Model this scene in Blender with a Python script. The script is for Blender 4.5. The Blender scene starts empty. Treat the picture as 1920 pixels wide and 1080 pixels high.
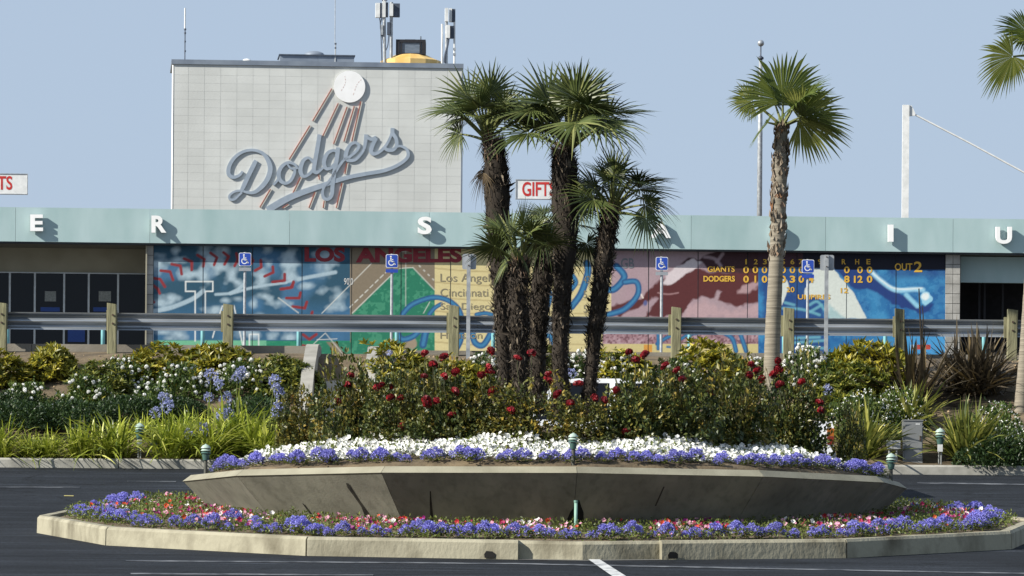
import bpy, math, random
import numpy as np
from mathutils import Vector, Matrix

# ------------------------------------------------------------------ camera, sky, sun, exposure
F = 11000.0          # focal length in pixels of a 1920 px wide frame
HZ = 1261.0          # pixel row of the eye level
ROLL = math.radians(0.45)
EYE = 1.6            # eye height above the ground the photographer stands on
scene = bpy.context.scene
cd = bpy.data.cameras.new('camera')
cam = bpy.data.objects.new('camera', cd)
scene.collection.objects.link(cam)
cd.sensor_width = 36.0
cd.lens = 36.0 * F / 1920.0
cd.shift_y = (HZ - 540.0) / 1920.0
cd.clip_start = 0.5
cd.clip_end = 6000.0
cam.matrix_world = (Matrix.Translation((0, 0, EYE)) @ Matrix.Rotation(math.radians(90), 4, 'X')
                    @ Matrix.Rotation(ROLL, 4, 'Z'))
scene.camera = cam

SUN = Vector((-1.5, -0.72, 1.02)).normalized()      # towards the sun
world = bpy.data.worlds.new('World')
scene.world = world
world.use_nodes = True
wn = world.node_tree.nodes
bg = wn['Background']
sky = wn.new('ShaderNodeTexSky')
sky.sky_type = 'NISHITA'
sky.sun_disc = False
sky.sun_elevation = math.asin(SUN.z)
sky.sun_rotation = math.atan2(SUN.x, SUN.y)
sky.altitude = 150
sky.air_density = 1.0
sky.dust_density = 0.7
sky.ozone_density = 3.0
mxs = wn.new('ShaderNodeMix'); mxs.data_type = 'RGBA'; mxs.inputs[0].default_value = 0.84
mxs.inputs[7].default_value = (3.98, 4.86, 6.22, 1)       # even haze over the whole sky
world.node_tree.links.new(sky.outputs[0], mxs.inputs[6])
world.node_tree.links.new(mxs.outputs[2], bg.inputs[0])
bg.inputs[1].default_value = 0.0705
sl = bpy.data.lights.new('sun', 'SUN')
sl.energy = 5.0
sl.angle = math.radians(0.5)
sl.color = (1.0, 0.95, 0.86)
so = bpy.data.objects.new('sun', sl)
scene.collection.objects.link(so)
so.rotation_euler = SUN.to_track_quat('Z', 'Y').to_euler()
so.location = (-60, -20, 60)
scene.view_settings.view_transform = 'Standard'
scene.view_settings.look = 'None'
scene.view_settings.gamma = 1.0
scene.view_settings.exposure = 0.74
scene.view_settings.use_curve_mapping = False

# ------------------------------------------------------------------ helpers
RNG = np.random.default_rng(7)
random.seed(7)
COL = scene.collection

def der(px, py):
    dx, dy = px - 960.0, py - HZ
    c, s = math.cos(ROLL), math.sin(ROLL)
    return 960.0 + dx * c + dy * s, HZ - dx * s + dy * c

def P(px, py, d):
    """photo pixel + distance -> world point"""
    x, y = der(px, py)
    return np.array([(x - 960.0) * d / F, d, (HZ - y) * d / F + EYE])

def lin(r, g, b, k=1.0):
    f = lambda v: (v / 255 / 12.92) if v / 255 <= 0.04045 else ((v / 255 + 0.055) / 1.055) ** 2.4
    return (f(r) * k, f(g) * k, f(b) * k, 1.0)

MATS = {}
def _new(name):
    m = bpy.data.materials.new(name)
    m.use_nodes = True
    MATS[name] = m
    nt = m.node_tree
    return m, nt, nt.nodes['Principled BSDF']

def mat(name, c1, c2=None, rough=0.7, scale=6.0, metal=0.0, bump=0.0, bscale=None, stretch=(1, 1, 1),
        rand=0.0, spec=0.4, detail=6.0, lo=0.35, hi=0.65):
    """noise-mixed paint / stone / metal; rand = lightness change from object to object"""
    if name in MATS: return MATS[name]
    c2 = c2 or c1
    c1 = tuple(v * .86 for v in c1[:3]) + (1,); c2 = tuple(v * .86 for v in c2[:3]) + (1,)
    m, nt, b = _new(name)
    n, l = nt.nodes, nt.links
    tc = n.new('ShaderNodeTexCoord'); mp = n.new('ShaderNodeMapping')
    mp.inputs['Scale'].default_value = stretch
    l.new(tc.outputs['Object'], mp.inputs[0])
    tx = n.new('ShaderNodeTexNoise'); tx.inputs['Scale'].default_value = scale; tx.inputs['Detail'].default_value = detail
    l.new(mp.outputs[0], tx.inputs[0])
    rp = n.new('ShaderNodeValToRGB')
    rp.color_ramp.elements[0].position = lo; rp.color_ramp.elements[1].position = hi
    rp.color_ramp.elements[0].color = c1; rp.color_ramp.elements[1].color = c2 or c1
    l.new(tx.outputs[0], rp.inputs[0])
    out = rp.outputs[0]
    if rand > 0:
        oi = n.new('ShaderNodeObjectInfo'); mr = n.new('ShaderNodeMapRange')
        mr.inputs[3].default_value = 1 - rand; mr.inputs[4].default_value = 1 + rand
        l.new(oi.outputs['Random'], mr.inputs[0])
        mx = n.new('ShaderNodeVectorMath'); mx.operation = 'SCALE'
        l.new(out, mx.inputs[0]); l.new(mr.outputs[0], mx.inputs['Scale'])
        out = mx.outputs[0]
    l.new(out, b.inputs['Base Color'])
    b.inputs['Roughness'].default_value = rough
    b.inputs['Metallic'].default_value = metal
    b.inputs['Specular IOR Level'].default_value = spec
    if bump > 0:
        t2 = n.new('ShaderNodeTexNoise'); t2.inputs['Scale'].default_value = bscale or scale * 5; t2.inputs['Detail'].default_value = 5
        l.new(mp.outputs[0], t2.inputs[0])
        bp = n.new('ShaderNodeBump'); bp.inputs['Strength'].default_value = bump; bp.inputs['Distance'].default_value = 0.02
        l.new(t2.outputs[0], bp.inputs['Height']); l.new(bp.outputs[0], b.inputs['Normal'])
    return m

def leafmat(name, cols, trans=0.35, rough=0.45, rand=0.12):
    """foliage: colour picked per leaf from the face attribute v"""
    if name in MATS: return MATS[name]
    m, nt, b = _new(name)
    n, l = nt.nodes, nt.links
    at = n.new('ShaderNodeAttribute'); at.attribute_name = 'v'
    rp = n.new('ShaderNodeValToRGB')
    e = rp.color_ramp.elements
    while len(e) < len(cols): e.new(0.5)
    for i, c in enumerate(cols):
        e[i].position = i / max(1, len(cols) - 1); e[i].color = c
    l.new(at.outputs['Fac'], rp.inputs[0])
    oi = n.new('ShaderNodeObjectInfo'); mr = n.new('ShaderNodeMapRange')
    mr.inputs[3].default_value = 1 - rand; mr.inputs[4].default_value = 1 + rand
    l.new(oi.outputs['Random'], mr.inputs[0])
    mx = n.new('ShaderNodeVectorMath'); mx.operation = 'SCALE'
    l.new(rp.outputs[0], mx.inputs[0]); l.new(mr.outputs[0], mx.inputs['Scale'])
    l.new(mx.outputs[0], b.inputs['Base Color'])
    b.inputs['Roughness'].default_value = rough
    b.inputs['Specular IOR Level'].default_value = 0.35
    if trans > 0:
        tr = n.new('ShaderNodeBsdfTranslucent'); ms = n.new('ShaderNodeMixShader')
        ms.inputs[0].default_value = trans
        l.new(mx.outputs[0], tr.inputs[0]); l.new(b.outputs[0], ms.inputs[1]); l.new(tr.outputs[0], ms.inputs[2])
        l.new(ms.outputs[0], n['Material Output'].inputs[0])
    return m

class MB:
    """collects vertices and faces of one mesh"""
    def __init__(s): s.V = []; s.Fc = []; s.A = []; s.n = 0
    def add(s, V, Fc, a=None):
        V = np.asarray(V, float).reshape(-1, 3)
        s.V.append(V)
        s.Fc.extend([tuple(int(i) + s.n for i in f) for f in Fc])
        if a is None: a = np.zeros(len(Fc))
        s.A.append(np.broadcast_to(np.asarray(a, float), (len(Fc),)))
        s.n += len(V)
        return s
    def box(s, lo, hi, bev=0.0):
        x0, y0, z0 = lo; x1, y1, z1 = hi
        V = [(x0, y0, z0), (x1, y0, z0), (x1, y1, z0), (x0, y1, z0), (x0, y0, z1), (x1, y0, z1), (x1, y1, z1), (x0, y1, z1)]
        return s.add(V, [(0, 3, 2, 1), (4, 5, 6, 7), (0, 1, 5, 4), (1, 2, 6, 5), (2, 3, 7, 6), (3, 0, 4, 7)])
    def hexa(s, V):
        """8 corners: bottom ring 0-3, top ring 4-7"""
        return s.add(V, [(0, 3, 2, 1), (4, 5, 6, 7), (0, 1, 5, 4), (1, 2, 6, 5), (2, 3, 7, 6), (3, 0, 4, 7)])
    def tube(s, pts, r, n=10, cap=True, a=0.0):
        pts = np.asarray(pts, float); r = np.broadcast_to(np.asarray(r, float), (len(pts),))
        T = np.gradient(pts, axis=0); T /= np.linalg.norm(T, axis=1)[:, None] + 1e-12
        ref = np.array([0.0, 1.0, 0.0]) if abs(T[0][1]) < 0.9 else np.array([1.0, 0, 0])
        V = []
        for i in range(len(pts)):
            u = np.cross(T[i], ref); u /= np.linalg.norm(u); w = np.cross(u, T[i])
            for k in range(n):
                t = 2 * math.pi * k / n
                V.append(pts[i] + r[i] * (math.cos(t) * u + math.sin(t) * w))
        Fc = []
        for i in range(len(pts) - 1):
            for k in range(n):
                Fc.append((i * n + k, i * n + (k + 1) % n, (i + 1) * n + (k + 1) % n, (i + 1) * n + k))
        if cap: Fc += [tuple(range(n))[::-1], tuple(range((len(pts) - 1) * n, len(pts) * n))]
        return s.add(V, Fc, a)
    def lathe(s, prof, c=(0, 0, 0), n=20):
        V = []; Fc = []
        for (r, z) in prof:
            for k in range(n):
                t = 2 * math.pi * k / n
                V.append((c[0] + r * math.cos(t), c[1] + r * math.sin(t), c[2] + z))
        for i in range(len(prof) - 1):
            for k in range(n):
                Fc.append((i * n + k, i * n + (k + 1) % n, (i + 1) * n + (k + 1) % n, (i + 1) * n + k))
        Fc += [tuple(range(n))[::-1], tuple(range((len(prof) - 1) * n, len(prof) * n))]
        return s.add(V, Fc)
    def quads(s, V4, a=None):
        """V4: (n,4,3)"""
        V4 = np.asarray(V4, float); n = len(V4)
        idx = np.arange(n * 4).reshape(n, 4)
        return s.add(V4.reshape(-1, 3), idx.tolist(), a)
    def mesh(s, name, m, smooth=False, off=(0, 0, 0)):
        me = bpy.data.meshes.new(name)
        V = np.concatenate(s.V) - np.asarray(off, float)
        me.from_pydata(V.tolist(), [], s.Fc)
        A = np.concatenate(s.A)
        if A.any():
            at = me.attributes.new('v', 'FLOAT', 'FACE'); at.data.foreach_set('value', A.astype(np.float32))
        if m: me.materials.append(m)
        if smooth: me.polygons.foreach_set('use_smooth', [True] * len(me.polygons))
        return me
    def build(s, name, m, parent=None, smooth=False):
        off = wloc(parent)
        return link(name, s.mesh(name, m, smooth, off), parent)

def wloc(o):
    v = np.zeros(3)
    while o is not None:
        v += np.array(o.location); o = o.parent
    return v

def link(name, me, parent=None):
    o = bpy.data.objects.new(name, me)
    COL.objects.link(o)
    if parent is not None: o.parent = parent
    return o

def tag(o, label, cat, group=None):
    o['label'] = label; o['category'] = cat
    if group: o['group'] = group
    return o

def struct(o): o['kind'] = 'structure'; return o
def stuff(o): o['kind'] = 'stuff'; return o

def thing(name, label, cat, loc, rz=0.0, group=None, scale=None):
    o = bpy.data.objects.new(name, None)
    o.empty_display_size = 0.2
    COL.objects.link(o)
    o.location = loc; o.rotation_euler = (0, 0, rz)
    if scale is not None: o.scale = scale if hasattr(scale, '__len__') else (scale,) * 3
    return tag(o, label, cat, group)

def copy_part(me, name, parent, loc=(0, 0, 0), rot=(0, 0, 0), sc=(1, 1, 1)):
    o = bpy.data.objects.new(name, me)
    COL.objects.link(o); o.parent = parent
    o.location = loc; o.rotation_euler = rot; o.scale = sc
    return o

def unit(v): return v / (np.linalg.norm(v, axis=-1, keepdims=True) + 1e-12)

def leaves(mb, Pp, D, N, L, W, a, fold=0.12, mid=0.45):
    n = len(Pp)
    D = unit(D); S = unit(np.cross(D, N)); N = np.cross(S, D)
    L = np.broadcast_to(L, (n,))[:, None]; W = np.broadcast_to(W, (n,))[:, None]
    V = np.stack([Pp, Pp + D * L * mid + S * W / 2 + N * W * fold, Pp + D * L - N * L * 0.08, Pp + D * L * mid - S * W / 2 + N * W * fold], 1)
    mb.quads(V, a)

def rdir(n, up=0.0):
    v = RNG.normal(size=(n, 3)); v[:, 2] += up
    return unit(v)

def strap(mb, base, az, el, L, W, droop, n=5, a=0.5, tip=0.15, twist=0.0):
    """one strap or sword leaf arching from its base"""
    d = np.array([math.cos(az) * math.cos(el), math.sin(az) * math.cos(el), math.sin(el)])
    sd = np.array([-math.sin(az), math.cos(az), 0.0])
    nn = np.cross(d, sd)
    V = []
    for i in range(n + 1):
        t = i / n
        p = base + d * L * t + np.array([0, 0, -1]) * droop * L * t ** 2.2 + np.array([d[0], d[1], 0]) * droop * 0.35 * L * t ** 2
        w = W * (0.75 + 0.9 * t) * (1 - t ** 3) if i < n else W * 0.04
        w = max(w, W * 0.04)
        s2 = sd * math.cos(twist * t) + nn * math.sin(twist * t)
        V += [p - s2 * w / 2, p + s2 * w / 2]
    mb.add(V, [(2 * i, 2 * i + 1, 2 * i + 3, 2 * i + 2) for i in range(n)], a)

def text_mesh(txt, bold=0.0):
    """flat text as (verts in unit box, faces, aspect)"""
    cu = bpy.data.curves.new('t', 'FONT'); cu.body = txt; cu.size = 1.0; cu.offset = bold; cu.resolution_u = 4
    cu.fill_mode = 'FRONT'
    o = bpy.data.objects.new('t', cu); COL.objects.link(o)
    dg = bpy.context.evaluated_depsgraph_get()
    me = o.evaluated_get(dg).to_mesh()
    V = np.array([v.co[:] for v in me.vertices]); Fc = [tuple(p.vertices) for p in me.polygons]
    o.evaluated_get(dg).to_mesh_clear()
    bpy.data.objects.remove(o); bpy.data.curves.remove(cu)
    lo, hi = V.min(0), V.max(0)
    V = (V - lo) / np.maximum(hi - lo, 1e-6)
    return V[:, :2], Fc

def outline_edges(Fc):
    e = {}
    for f in Fc:
        for i in range(len(f)):
            a, b = f[i], f[(i + 1) % len(f)]
            if (b, a) in e: del e[(b, a)]
            else: e[(a, b)] = 1
    return list(e)

def catmull(pts, sub=6):
    pts = np.asarray(pts, float)
    out = []
    n = len(pts)
    for i in range(n - 1):
        p0, p1, p2, p3 = pts[max(i - 1, 0)], pts[i], pts[i + 1], pts[min(i + 2, n - 1)]
        for k in range(sub):
            t = k / sub
            out.append(0.5 * ((2 * p1) + (-p0 + p2) * t + (2 * p0 - 5 * p1 + 4 * p2 - p3) * t * t + (-p0 + 3 * p1 - 3 * p2 + p3) * t ** 3))
    out.append(pts[-1])
    return np.array(out)

# ------------------------------------------------------------------ the lie of the land (distance -> height)
ROAD = np.array([(-300, -6.0), (-60, -3.5), (0, -1.6), (60, 0.60), (66, 0.968), (78.6, 1.844), (86, 2.47), (93.2, 3.195)])
BANK = np.array([(93.36, 3.35), (93.8, 3.40), (96, 4.2), (99, 5.25), (100.2, 5.42)])
LOT = np.array([(100.55, 5.40), (178, 9.45), (260, 11.0), (330, 10.0), (3000, -40)])
def zroad(d): return np.interp(d, ROAD[:, 0], ROAD[:, 1]) + EYE
def zbank(d): return np.interp(d, BANK[:, 0], BANK[:, 1]) + EYE
def zlot(d): return np.interp(d, LOT[:, 0], LOT[:, 1]) + EYE
_dd = np.linspace(93.4, 100.2, 200)
_yy = HZ - (zbank(_dd) - EYE) * F / _dd
def on_bank(px, py):
    x, y = der(px, py)
    d = float(np.interp(-y, -_yy, _dd))
    return np.array([(x - 960) * d / F, d, float(zbank(d))])
_dr = np.linspace(60, 93.2, 400)
_yr = HZ - (zroad(_dr) - EYE) * F / _dr
def on_road(px, py):
    x, y = der(px, py)
    d = float(np.interp(-y, -_yr, _dr))
    return np.array([(x - 960) * d / F, d, float(zroad(d))])

# wall planes: scale (px per metre) falls slightly to the right
S_B, K_B = 62.0, 0.009
S_T, K_T = 56.0, 0.013
def plane_pt(px, py, s0, k, off=0.0):
    x, y = der(px, py)
    s = s0 * (1 - k * (x - 960) / 1920.0)
    d = F / s
    p = np.array([(x - 960) / s, d, (HZ - y) / s + EYE])
    ax = plane_axis(s0, k)
    nrm = np.array([ax[1], -ax[0], 0.0])
    return p + nrm * off
def plane_axis(s0, k):
    f = lambda x: np.array([(x - 960) / (s0 * (1 - k * (x - 960) / 1920.0)), F / (s0 * (1 - k * (x - 960) / 1920.0)), 0])
    v = f(1800) - f(100)
    return v / np.linalg.norm(v)
def W(px, py, off=0.0): return plane_pt(px, py, S_B, K_B, off)
def T(px, py, off=0.0): return plane_pt(px, py, S_T, K_T, off)

def wbox(mb, fn, x0, y0, x1, y1, o0, o1, zlev=None):
    """box on a wall plane between two photo corners, from offset o0 (back) to o1 (front); level top and bottom"""
    zt = fn((x0 + x1) / 2, y0)[2]; zb = fn((x0 + x1) / 2, y1)[2]
    if zlev: zb, zt = zlev
    ym = (y0 + y1) / 2
    A0, A1 = fn(x0, ym, o1), fn(x1, ym, o1)
    B0, B1 = fn(x0, ym, o0), fn(x1, ym, o0)
    c = [A0, A1, B1, B0]
    V = [(p[0], p[1], zb) for p in c] + [(p[0], p[1], zt) for p in c]
    mb.hexa(V)
    return mb

def wtext(txt, fn, x0, y0, x1, y1, off, m, parent, name, bold=0.0, depth=0.0):
    V2, Fc = text_mesh(txt, bold)
    def pt(u, v, o): return fn(x0 + (x1 - x0) * u, y1 + (y0 - y1) * v, o)
    mb = MB()
    front = [pt(u, v, off) for u, v in V2]
    mb.add(front, Fc)
    if depth > 0:
        n = len(V2)
        back = [pt(u, v, off - depth) for u, v in V2]
        ed = outline_edges(Fc)
        mb.add(front + back, [(a, a + n, b + n, b) for a, b in ed] )
    return mb.build(name, m, parent)

def ribbon(mb, fn, pts, wid, o_front, depth, sub=6):
    """stroke with a width (pixels) drawn on a wall plane and extruded"""
    pts = np.asarray(pts, float)
    q = catmull(np.column_stack([pts, np.broadcast_to(np.asarray(wid, float), (len(pts),))]), sub)
    c = q[:, :2]; w = q[:, 2]
    t = unit(np.gradient(c, axis=0)); nrm = np.stack([-t[:, 1], t[:, 0]], 1)
    L = c + nrm * w[:, None] / 2; R = c - nrm * w[:, None] / 2
    n = len(c)
    V = [fn(p[0], p[1], o_front) for p in L] + [fn(p[0], p[1], o_front) for p in R]
    V += [fn(p[0], p[1], o_front - depth) for p in L] + [fn(p[0], p[1], o_front - depth) for p in R]
    Fc = []
    for i in range(n - 1):
        Fc.append((i, i + 1, n + i + 1, n + i))
        Fc.append((2 * n + i, 3 * n + i, 3 * n + i + 1, 2 * n + i + 1))
        Fc.append((i, 2 * n + i, 2 * n + i + 1, i + 1))
        Fc.append((n + i, n + i + 1, 3 * n + i + 1, 3 * n + i))
    Fc.append((0, n, 3 * n, 2 * n)); Fc.append((n - 1, 3 * n - 1, 4 * n - 1, 2 * n - 1))
    mb.add(V, Fc)
# ------------------------------------------------------------------ ground, road, bank
asphalt = mat('asphalt', lin(26, 30, 35), lin(41, 45, 51), rough=0.95, spec=0.15, scale=0.9, stretch=(0.35, 1.6, 1), bump=0.25, bscale=60, lo=0.3, hi=0.75)
asphalt2 = mat('old_asphalt', lin(88, 88, 88), lin(105, 104, 100), rough=0.9, scale=1.2)
def asphalt_detail(m):
    # scuffs, fine aggregate and hairline cracks on the sealed road
    nt = m.node_tree; n, l = nt.nodes, nt.links; b = n['Principled BSDF']
    src = b.inputs['Base Color'].links[0].from_socket
    tc = n.new('ShaderNodeTexCoord')
    def nz(scale, st, lo, hi, c0, c1, det=4):
        mp = n.new('ShaderNodeMapping'); mp.inputs['Scale'].default_value = st
        t = n.new('ShaderNodeTexNoise'); t.inputs['Scale'].default_value = scale; t.inputs['Detail'].default_value = det
        r = n.new('ShaderNodeMapRange'); r.inputs[1].default_value = lo; r.inputs[2].default_value = hi; r.inputs[3].default_value = c0; r.inputs[4].default_value = c1
        l.new(tc.outputs['Object'], mp.inputs[0]); l.new(mp.outputs[0], t.inputs[0]); l.new(t.outputs[0], r.inputs[0]); return r.outputs[0]
    a = nz(1.0, (.5, 5, 1), .56, .70, 1.0, 2.2, 8)
    g_ = nz(30.0, (1, .25, 1), .3, .7, .72, 1.3, 3)
    st = nz(.35, (1, 1, 1), .38, .62, .78, 1.12, 5)
    v = n.new('ShaderNodeTexVoronoi'); v.feature = 'DISTANCE_TO_EDGE'; v.inputs['Scale'].default_value = .16
    mp = n.new('ShaderNodeMapping'); t = n.new('ShaderNodeTexNoise'); t.inputs['Scale'].default_value = .8; t.inputs['Detail'].default_value = 6
    ad = n.new('ShaderNodeVectorMath'); ad.operation = 'ADD'; sc = n.new('ShaderNodeVectorMath'); sc.operation = 'SCALE'; sc.inputs['Scale'].default_value = 3.0
    l.new(tc.outputs['Object'], t.inputs[0]); l.new(t.outputs['Color'], sc.inputs[0]); l.new(tc.outputs['Object'], ad.inputs[0]); l.new(sc.outputs[0], ad.inputs[1]); l.new(ad.outputs[0], v.inputs[0])
    cr = n.new('ShaderNodeMapRange'); cr.inputs[1].default_value = .0; cr.inputs[2].default_value = .012; cr.inputs[3].default_value = .45; cr.inputs[4].default_value = 1.0
    l.new(v.outputs['Distance'], cr.inputs[0])
    cur = src
    for f in (a, g_, st, cr.outputs[0]):
        mx = n.new('ShaderNodeVectorMath'); mx.operation = 'SCALE'; l.new(cur, mx.inputs[0]); l.new(f, mx.inputs['Scale']); cur = mx.outputs[0]
    l.new(cur, b.inputs['Base Color'])
asphalt_detail(asphalt)
soil = mat('soil', lin(82, 71, 54), lin(118, 103, 80), rough=0.95, scale=3, bump=0.8, bscale=18, detail=10)
concrete = mat('kerb_concrete', lin(112, 111, 104), lin(164, 162, 153), rough=0.85, lo=.28, hi=.58, detail=9, scale=2.5, bump=0.15, bscale=40, rand=0.05)
paint_white = mat('worn_white_paint', lin(120, 124, 128), lin(205, 206, 204), rough=0.7, scale=5, lo=0.32, hi=0.55)
paint_thin = mat('faded_white_paint', lin(46, 50, 57), lin(128, 131, 135), rough=0.8, scale=4, lo=0.38, hi=0.72)

def strip_sheet(name, prof, x0, x1, m, nx=40, zf=None):
    mb = MB()
    xs = np.linspace(x0, x1, nx)
    V = [(x, d, z + EYE + (zf(x, d) if zf else 0)) for d, z in prof for x in xs]
    Fc = [(j * nx + i, j * nx + i + 1, (j + 1) * nx + i + 1, (j + 1) * nx + i) for j in range(len(prof) - 1) for i in range(nx - 1)]
    mb.add(V, Fc)
    return struct(mb.build(name, m, None, True))

def resample(prof, step):
    d = [prof[0][0]]
    for a, b in zip(prof[:-1], prof[1:]):
        k = max(1, int((b[0] - a[0]) / step))
        d += list(a[0] + (b[0] - a[0]) * (np.arange(k) + 1) / k)
    return [(x, float(np.interp(x, prof[:, 0], prof[:, 1]))) for x in d]

strip_sheet('road', resample(ROAD, 4), -400, 400, asphalt)
_ph = RNG.uniform(0, 6.28, 8)
def bump_bank(x, d):
    if d < 93.7 or d > 99.6: return 0.0
    return 0.06 * math.sin(x * 1.7 + _ph[0]) * math.sin(d * 1.9 + _ph[1]) + 0.04 * math.sin(x * 4.3 + _ph[2]) * math.sin(d * 5 + _ph[3])
strip_sheet('planted_bank', resample(BANK, 0.25), -40, 40, soil, 260, bump_bank)
strip_sheet('upper_lot', resample(LOT[:2], 10), -400, 400, asphalt2)
far = np.array([(-300.0, -7.0), (0, -4.0), (93, 1.8), (100, 2.2), (178, 9.3), (260, 10.5), (330, 9.0), (4000, -60)])
strip_sheet('ground', [tuple(p) for p in far], -4000, 4000, soil, 12)

def road_patch(name, quad, m, lift):
    """painted sheet on the road from four photo points"""
    pts = [on_road(x, y) for x, y in quad]
    n = 14
    V = []; Fc = []
    for i in range(n + 1):
        t = i / n
        a = pts[0] * (1 - t) + pts[1] * t; b = pts[3] * (1 - t) + pts[2] * t
        for p in (a, b): V.append((p[0], p[1], float(zroad(p[1])) + lift))
    Fc = [(2 * i, 2 * i + 2, 2 * i + 3, 2 * i + 1) for i in range(n)]
    return struct(MB().add(V, Fc).build(name, m))
road_patch('road_marking', [(236, 1051), (975, 1056.5), (975, 1058.6), (236, 1053)], paint_thin, 0.006)
road_patch('road_marking', [(975, 1056.7), (1930, 1075), (1930, 1077.4), (975, 1058.8)], paint_thin, 0.006)
road_patch('road_marking', [(245, 1075), (700, 1078), (700, 1080), (245, 1077.5)], paint_thin, 0.006)
road_patch('road_marking', [(1093, 1043), (1113, 1043), (1176, 1083), (1150, 1083)], paint_white, 0.010)
road_patch('road_marking', [(-20, 913), (150, 913.4), (150, 915), (-20, 914.6)], paint_thin, 0.006)
road_patch('road_marking', [(245, 931.5), (372, 933), (372, 934.5), (245, 933)], paint_thin, 0.006)
road_patch('road_marking', [(238, 902.3), (330, 903), (330, 904), (238, 903.2)], paint_thin, 0.006)
road_patch('road_marking', [(1720, 905), (1930, 908), (1930, 910), (1720, 907)], paint_thin, 0.006)

road_patch('road_marking', [(120, 929.2), (138, 929.6), (138, 931.2), (120, 930.8)], mat('worn_yellow_paint', lin(150, 140, 84), lin(176, 164, 100), rough=.8), 0.006)
# far kerb in cast lengths
fk = struct(bpy.data.objects.new('far_kerb', None)); COL.objects.link(fk)
joint_x = [-490, -133, 222, 577, 932, 1287, 1642, 1997, 2352]
for a, b in zip(joint_x[:-1], joint_x[1:]):
    xa = (der(a, 875)[0] - 960) * 93.2 / F + 0.006; xb = (der(b, 875)[0] - 960) * 93.2 / F - 0.006
    z0 = 3.195 + EYE - 0.2; z1 = 3.195 + EYE + 0.155
    prof = [(93.20, z0), (93.205, z1 - 0.03), (93.235, z1), (93.375, z1 + 0.004), (93.38, z0)]
    V = [(xa, y, z) for y, z in prof] + [(xb, y, z) for y, z in prof]
    n = 5
    Fc = [(i, n + i, n + (i + 1) % n, (i + 1) % n) for i in range(n)] + [tuple(range(n)), tuple(range(2 * n - 1, n - 1, -1))]
    MB().add(V, Fc).build('kerb_block', concrete, fk)

# ------------------------------------------------------------------ raised planter and its island
DC = 78.6
XC = (1022 - 960) * DC / F
R0 = 4.86
TH0 = math.radians(4.2)
ZR = (HZ - 909) * DC / F + EYE            # outer rim edge
def ring(r, k, z): 
    t = TH0 + k * math.pi / 6
    return np.array([XC + r * math.sin(t), DC - r * math.cos(t), z])
pl_conc = None
def planter_material():
    m, nt, b = _new('weathered_planter_concrete')
    n, l = nt.nodes, nt.links
    tc = n.new('ShaderNodeTexCoord')
    n1 = n.new('ShaderNodeTexNoise'); n1.inputs['Scale'].default_value = 1.6; n1.inputs['Detail'].default_value = 9
    mp = n.new('ShaderNodeMapping'); mp.inputs['Scale'].default_value = (4.5, 4.5, 0.35)
    n2 = n.new('ShaderNodeTexNoise'); n2.inputs['Scale'].default_value = 2.4; n2.inputs['Detail'].default_value = 7
    l.new(tc.outputs['Object'], n1.inputs[0]); l.new(tc.outputs['Object'], mp.inputs[0]); l.new(mp.outputs[0], n2.inputs[0])
    r1 = n.new('ShaderNodeValToRGB'); e = r1.color_ramp.elements
    e[0].position, e[0].color = 0.3, lin(110, 108, 96); e[1].position, e[1].color = 0.7, lin(140, 138, 123)
    r2 = n.new('ShaderNodeValToRGB'); e = r2.color_ramp.elements
    e[0].position, e[0].color = 0.30, (0.45, 0.45, 0.42, 1); e[1].position, e[1].color = 0.52, (1, 1, 1, 1)
    mx = n.new('ShaderNodeMix'); mx.data_type = 'RGBA'; mx.blend_type = 'MULTIPLY'; mx.inputs[0].default_value = 0.42
    l.new(n1.outputs[0], r1.inputs[0]); l.new(n2.outputs[0], r2.inputs[0])
    l.new(r1.outputs[0], mx.inputs[6]); l.new(r2.outputs[0], mx.inputs[7]); l.new(mx.outputs[2], b.inputs['Base Color'])
    b.inputs['Roughness'].default_value = 0.88
    n3 = n.new('ShaderNodeTexNoise'); n3.inputs['Scale'].default_value = 45
    bp = n.new('ShaderNodeBump'); bp.inputs['Strength'].default_value = 0.25; bp.inputs['Distance'].default_value = 0.01
    l.new(tc.outputs['Object'], n3.inputs[0]); l.new(n3.outputs[0], bp.inputs['Height']); l.new(bp.outputs[0], b.inputs['Normal'])
    return m
pl_conc = planter_material()
lip_conc = mat('planter_lip_concrete', lin(130, 126, 108), lin(150, 146, 127), rough=0.85, scale=2.2, bump=0.15, bscale=40)
planter = thing('concrete_planter', 'raised twelve-sided concrete planter with flaring sides full of roses and palms', 'planter', (XC, DC, float(zroad(DC))))
for k in range(12):
    z1 = ZR; z0 = ZR - 0.95
    # flaring panel with thickness
    mb = MB()
    g = 0.004
    def q(r, kk, z): return ring(r, kk, z)
    e = 0.0012
    V = [q(R0 - 0.95, k + e, z0), q(R0 - 0.95, k + 1 - e, z0), q(R0 - 1.12, k + 1 - e, z0), q(R0 - 1.12, k + e, z0),
         q(R0, k + e, z1), q(R0, k + 1 - e, z1), q(R0 - 0.2, k + 1 - e, z1), q(R0 - 0.2, k + e, z1)]
    mb.hexa(V).build('panel', pl_conc, planter)
    # sloping lip on top
    mb = MB()
    V = [q(R0 + 0.012, k + e, z1 + 0.001), q(R0 + 0.012, k + 1 - e, z1 + 0.001), q(R0 - 0.21, k + 1 - e, z1 + 0.001), q(R0 - 0.21, k + e, z1 + 0.001),
         q(R0 - 0.10, k + e, z1 + 0.085), q(R0 - 0.10, k + 1 - e, z1 + 0.085), q(R0 - 0.215, k + 1 - e, z1 + 0.085), q(R0 - 0.215, k + e, z1 + 0.085)]
    mb.hexa(V).build('lip', lip_conc, planter)
def zmound(r):
    return ZR + np.interp(r, [0, 2, 3, 3.6, 4.2, 4.5, 4.8], [0.80, 0.57, 0.40, 0.29, 0.175, 0.11, 0.085])
mb = MB()
rr = [0.0, 0.8, 1.6, 2.2, 2.8, 3.3, 3.8, 4.1, 4.3, 4.46, 4.56]; ns = 72
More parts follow.
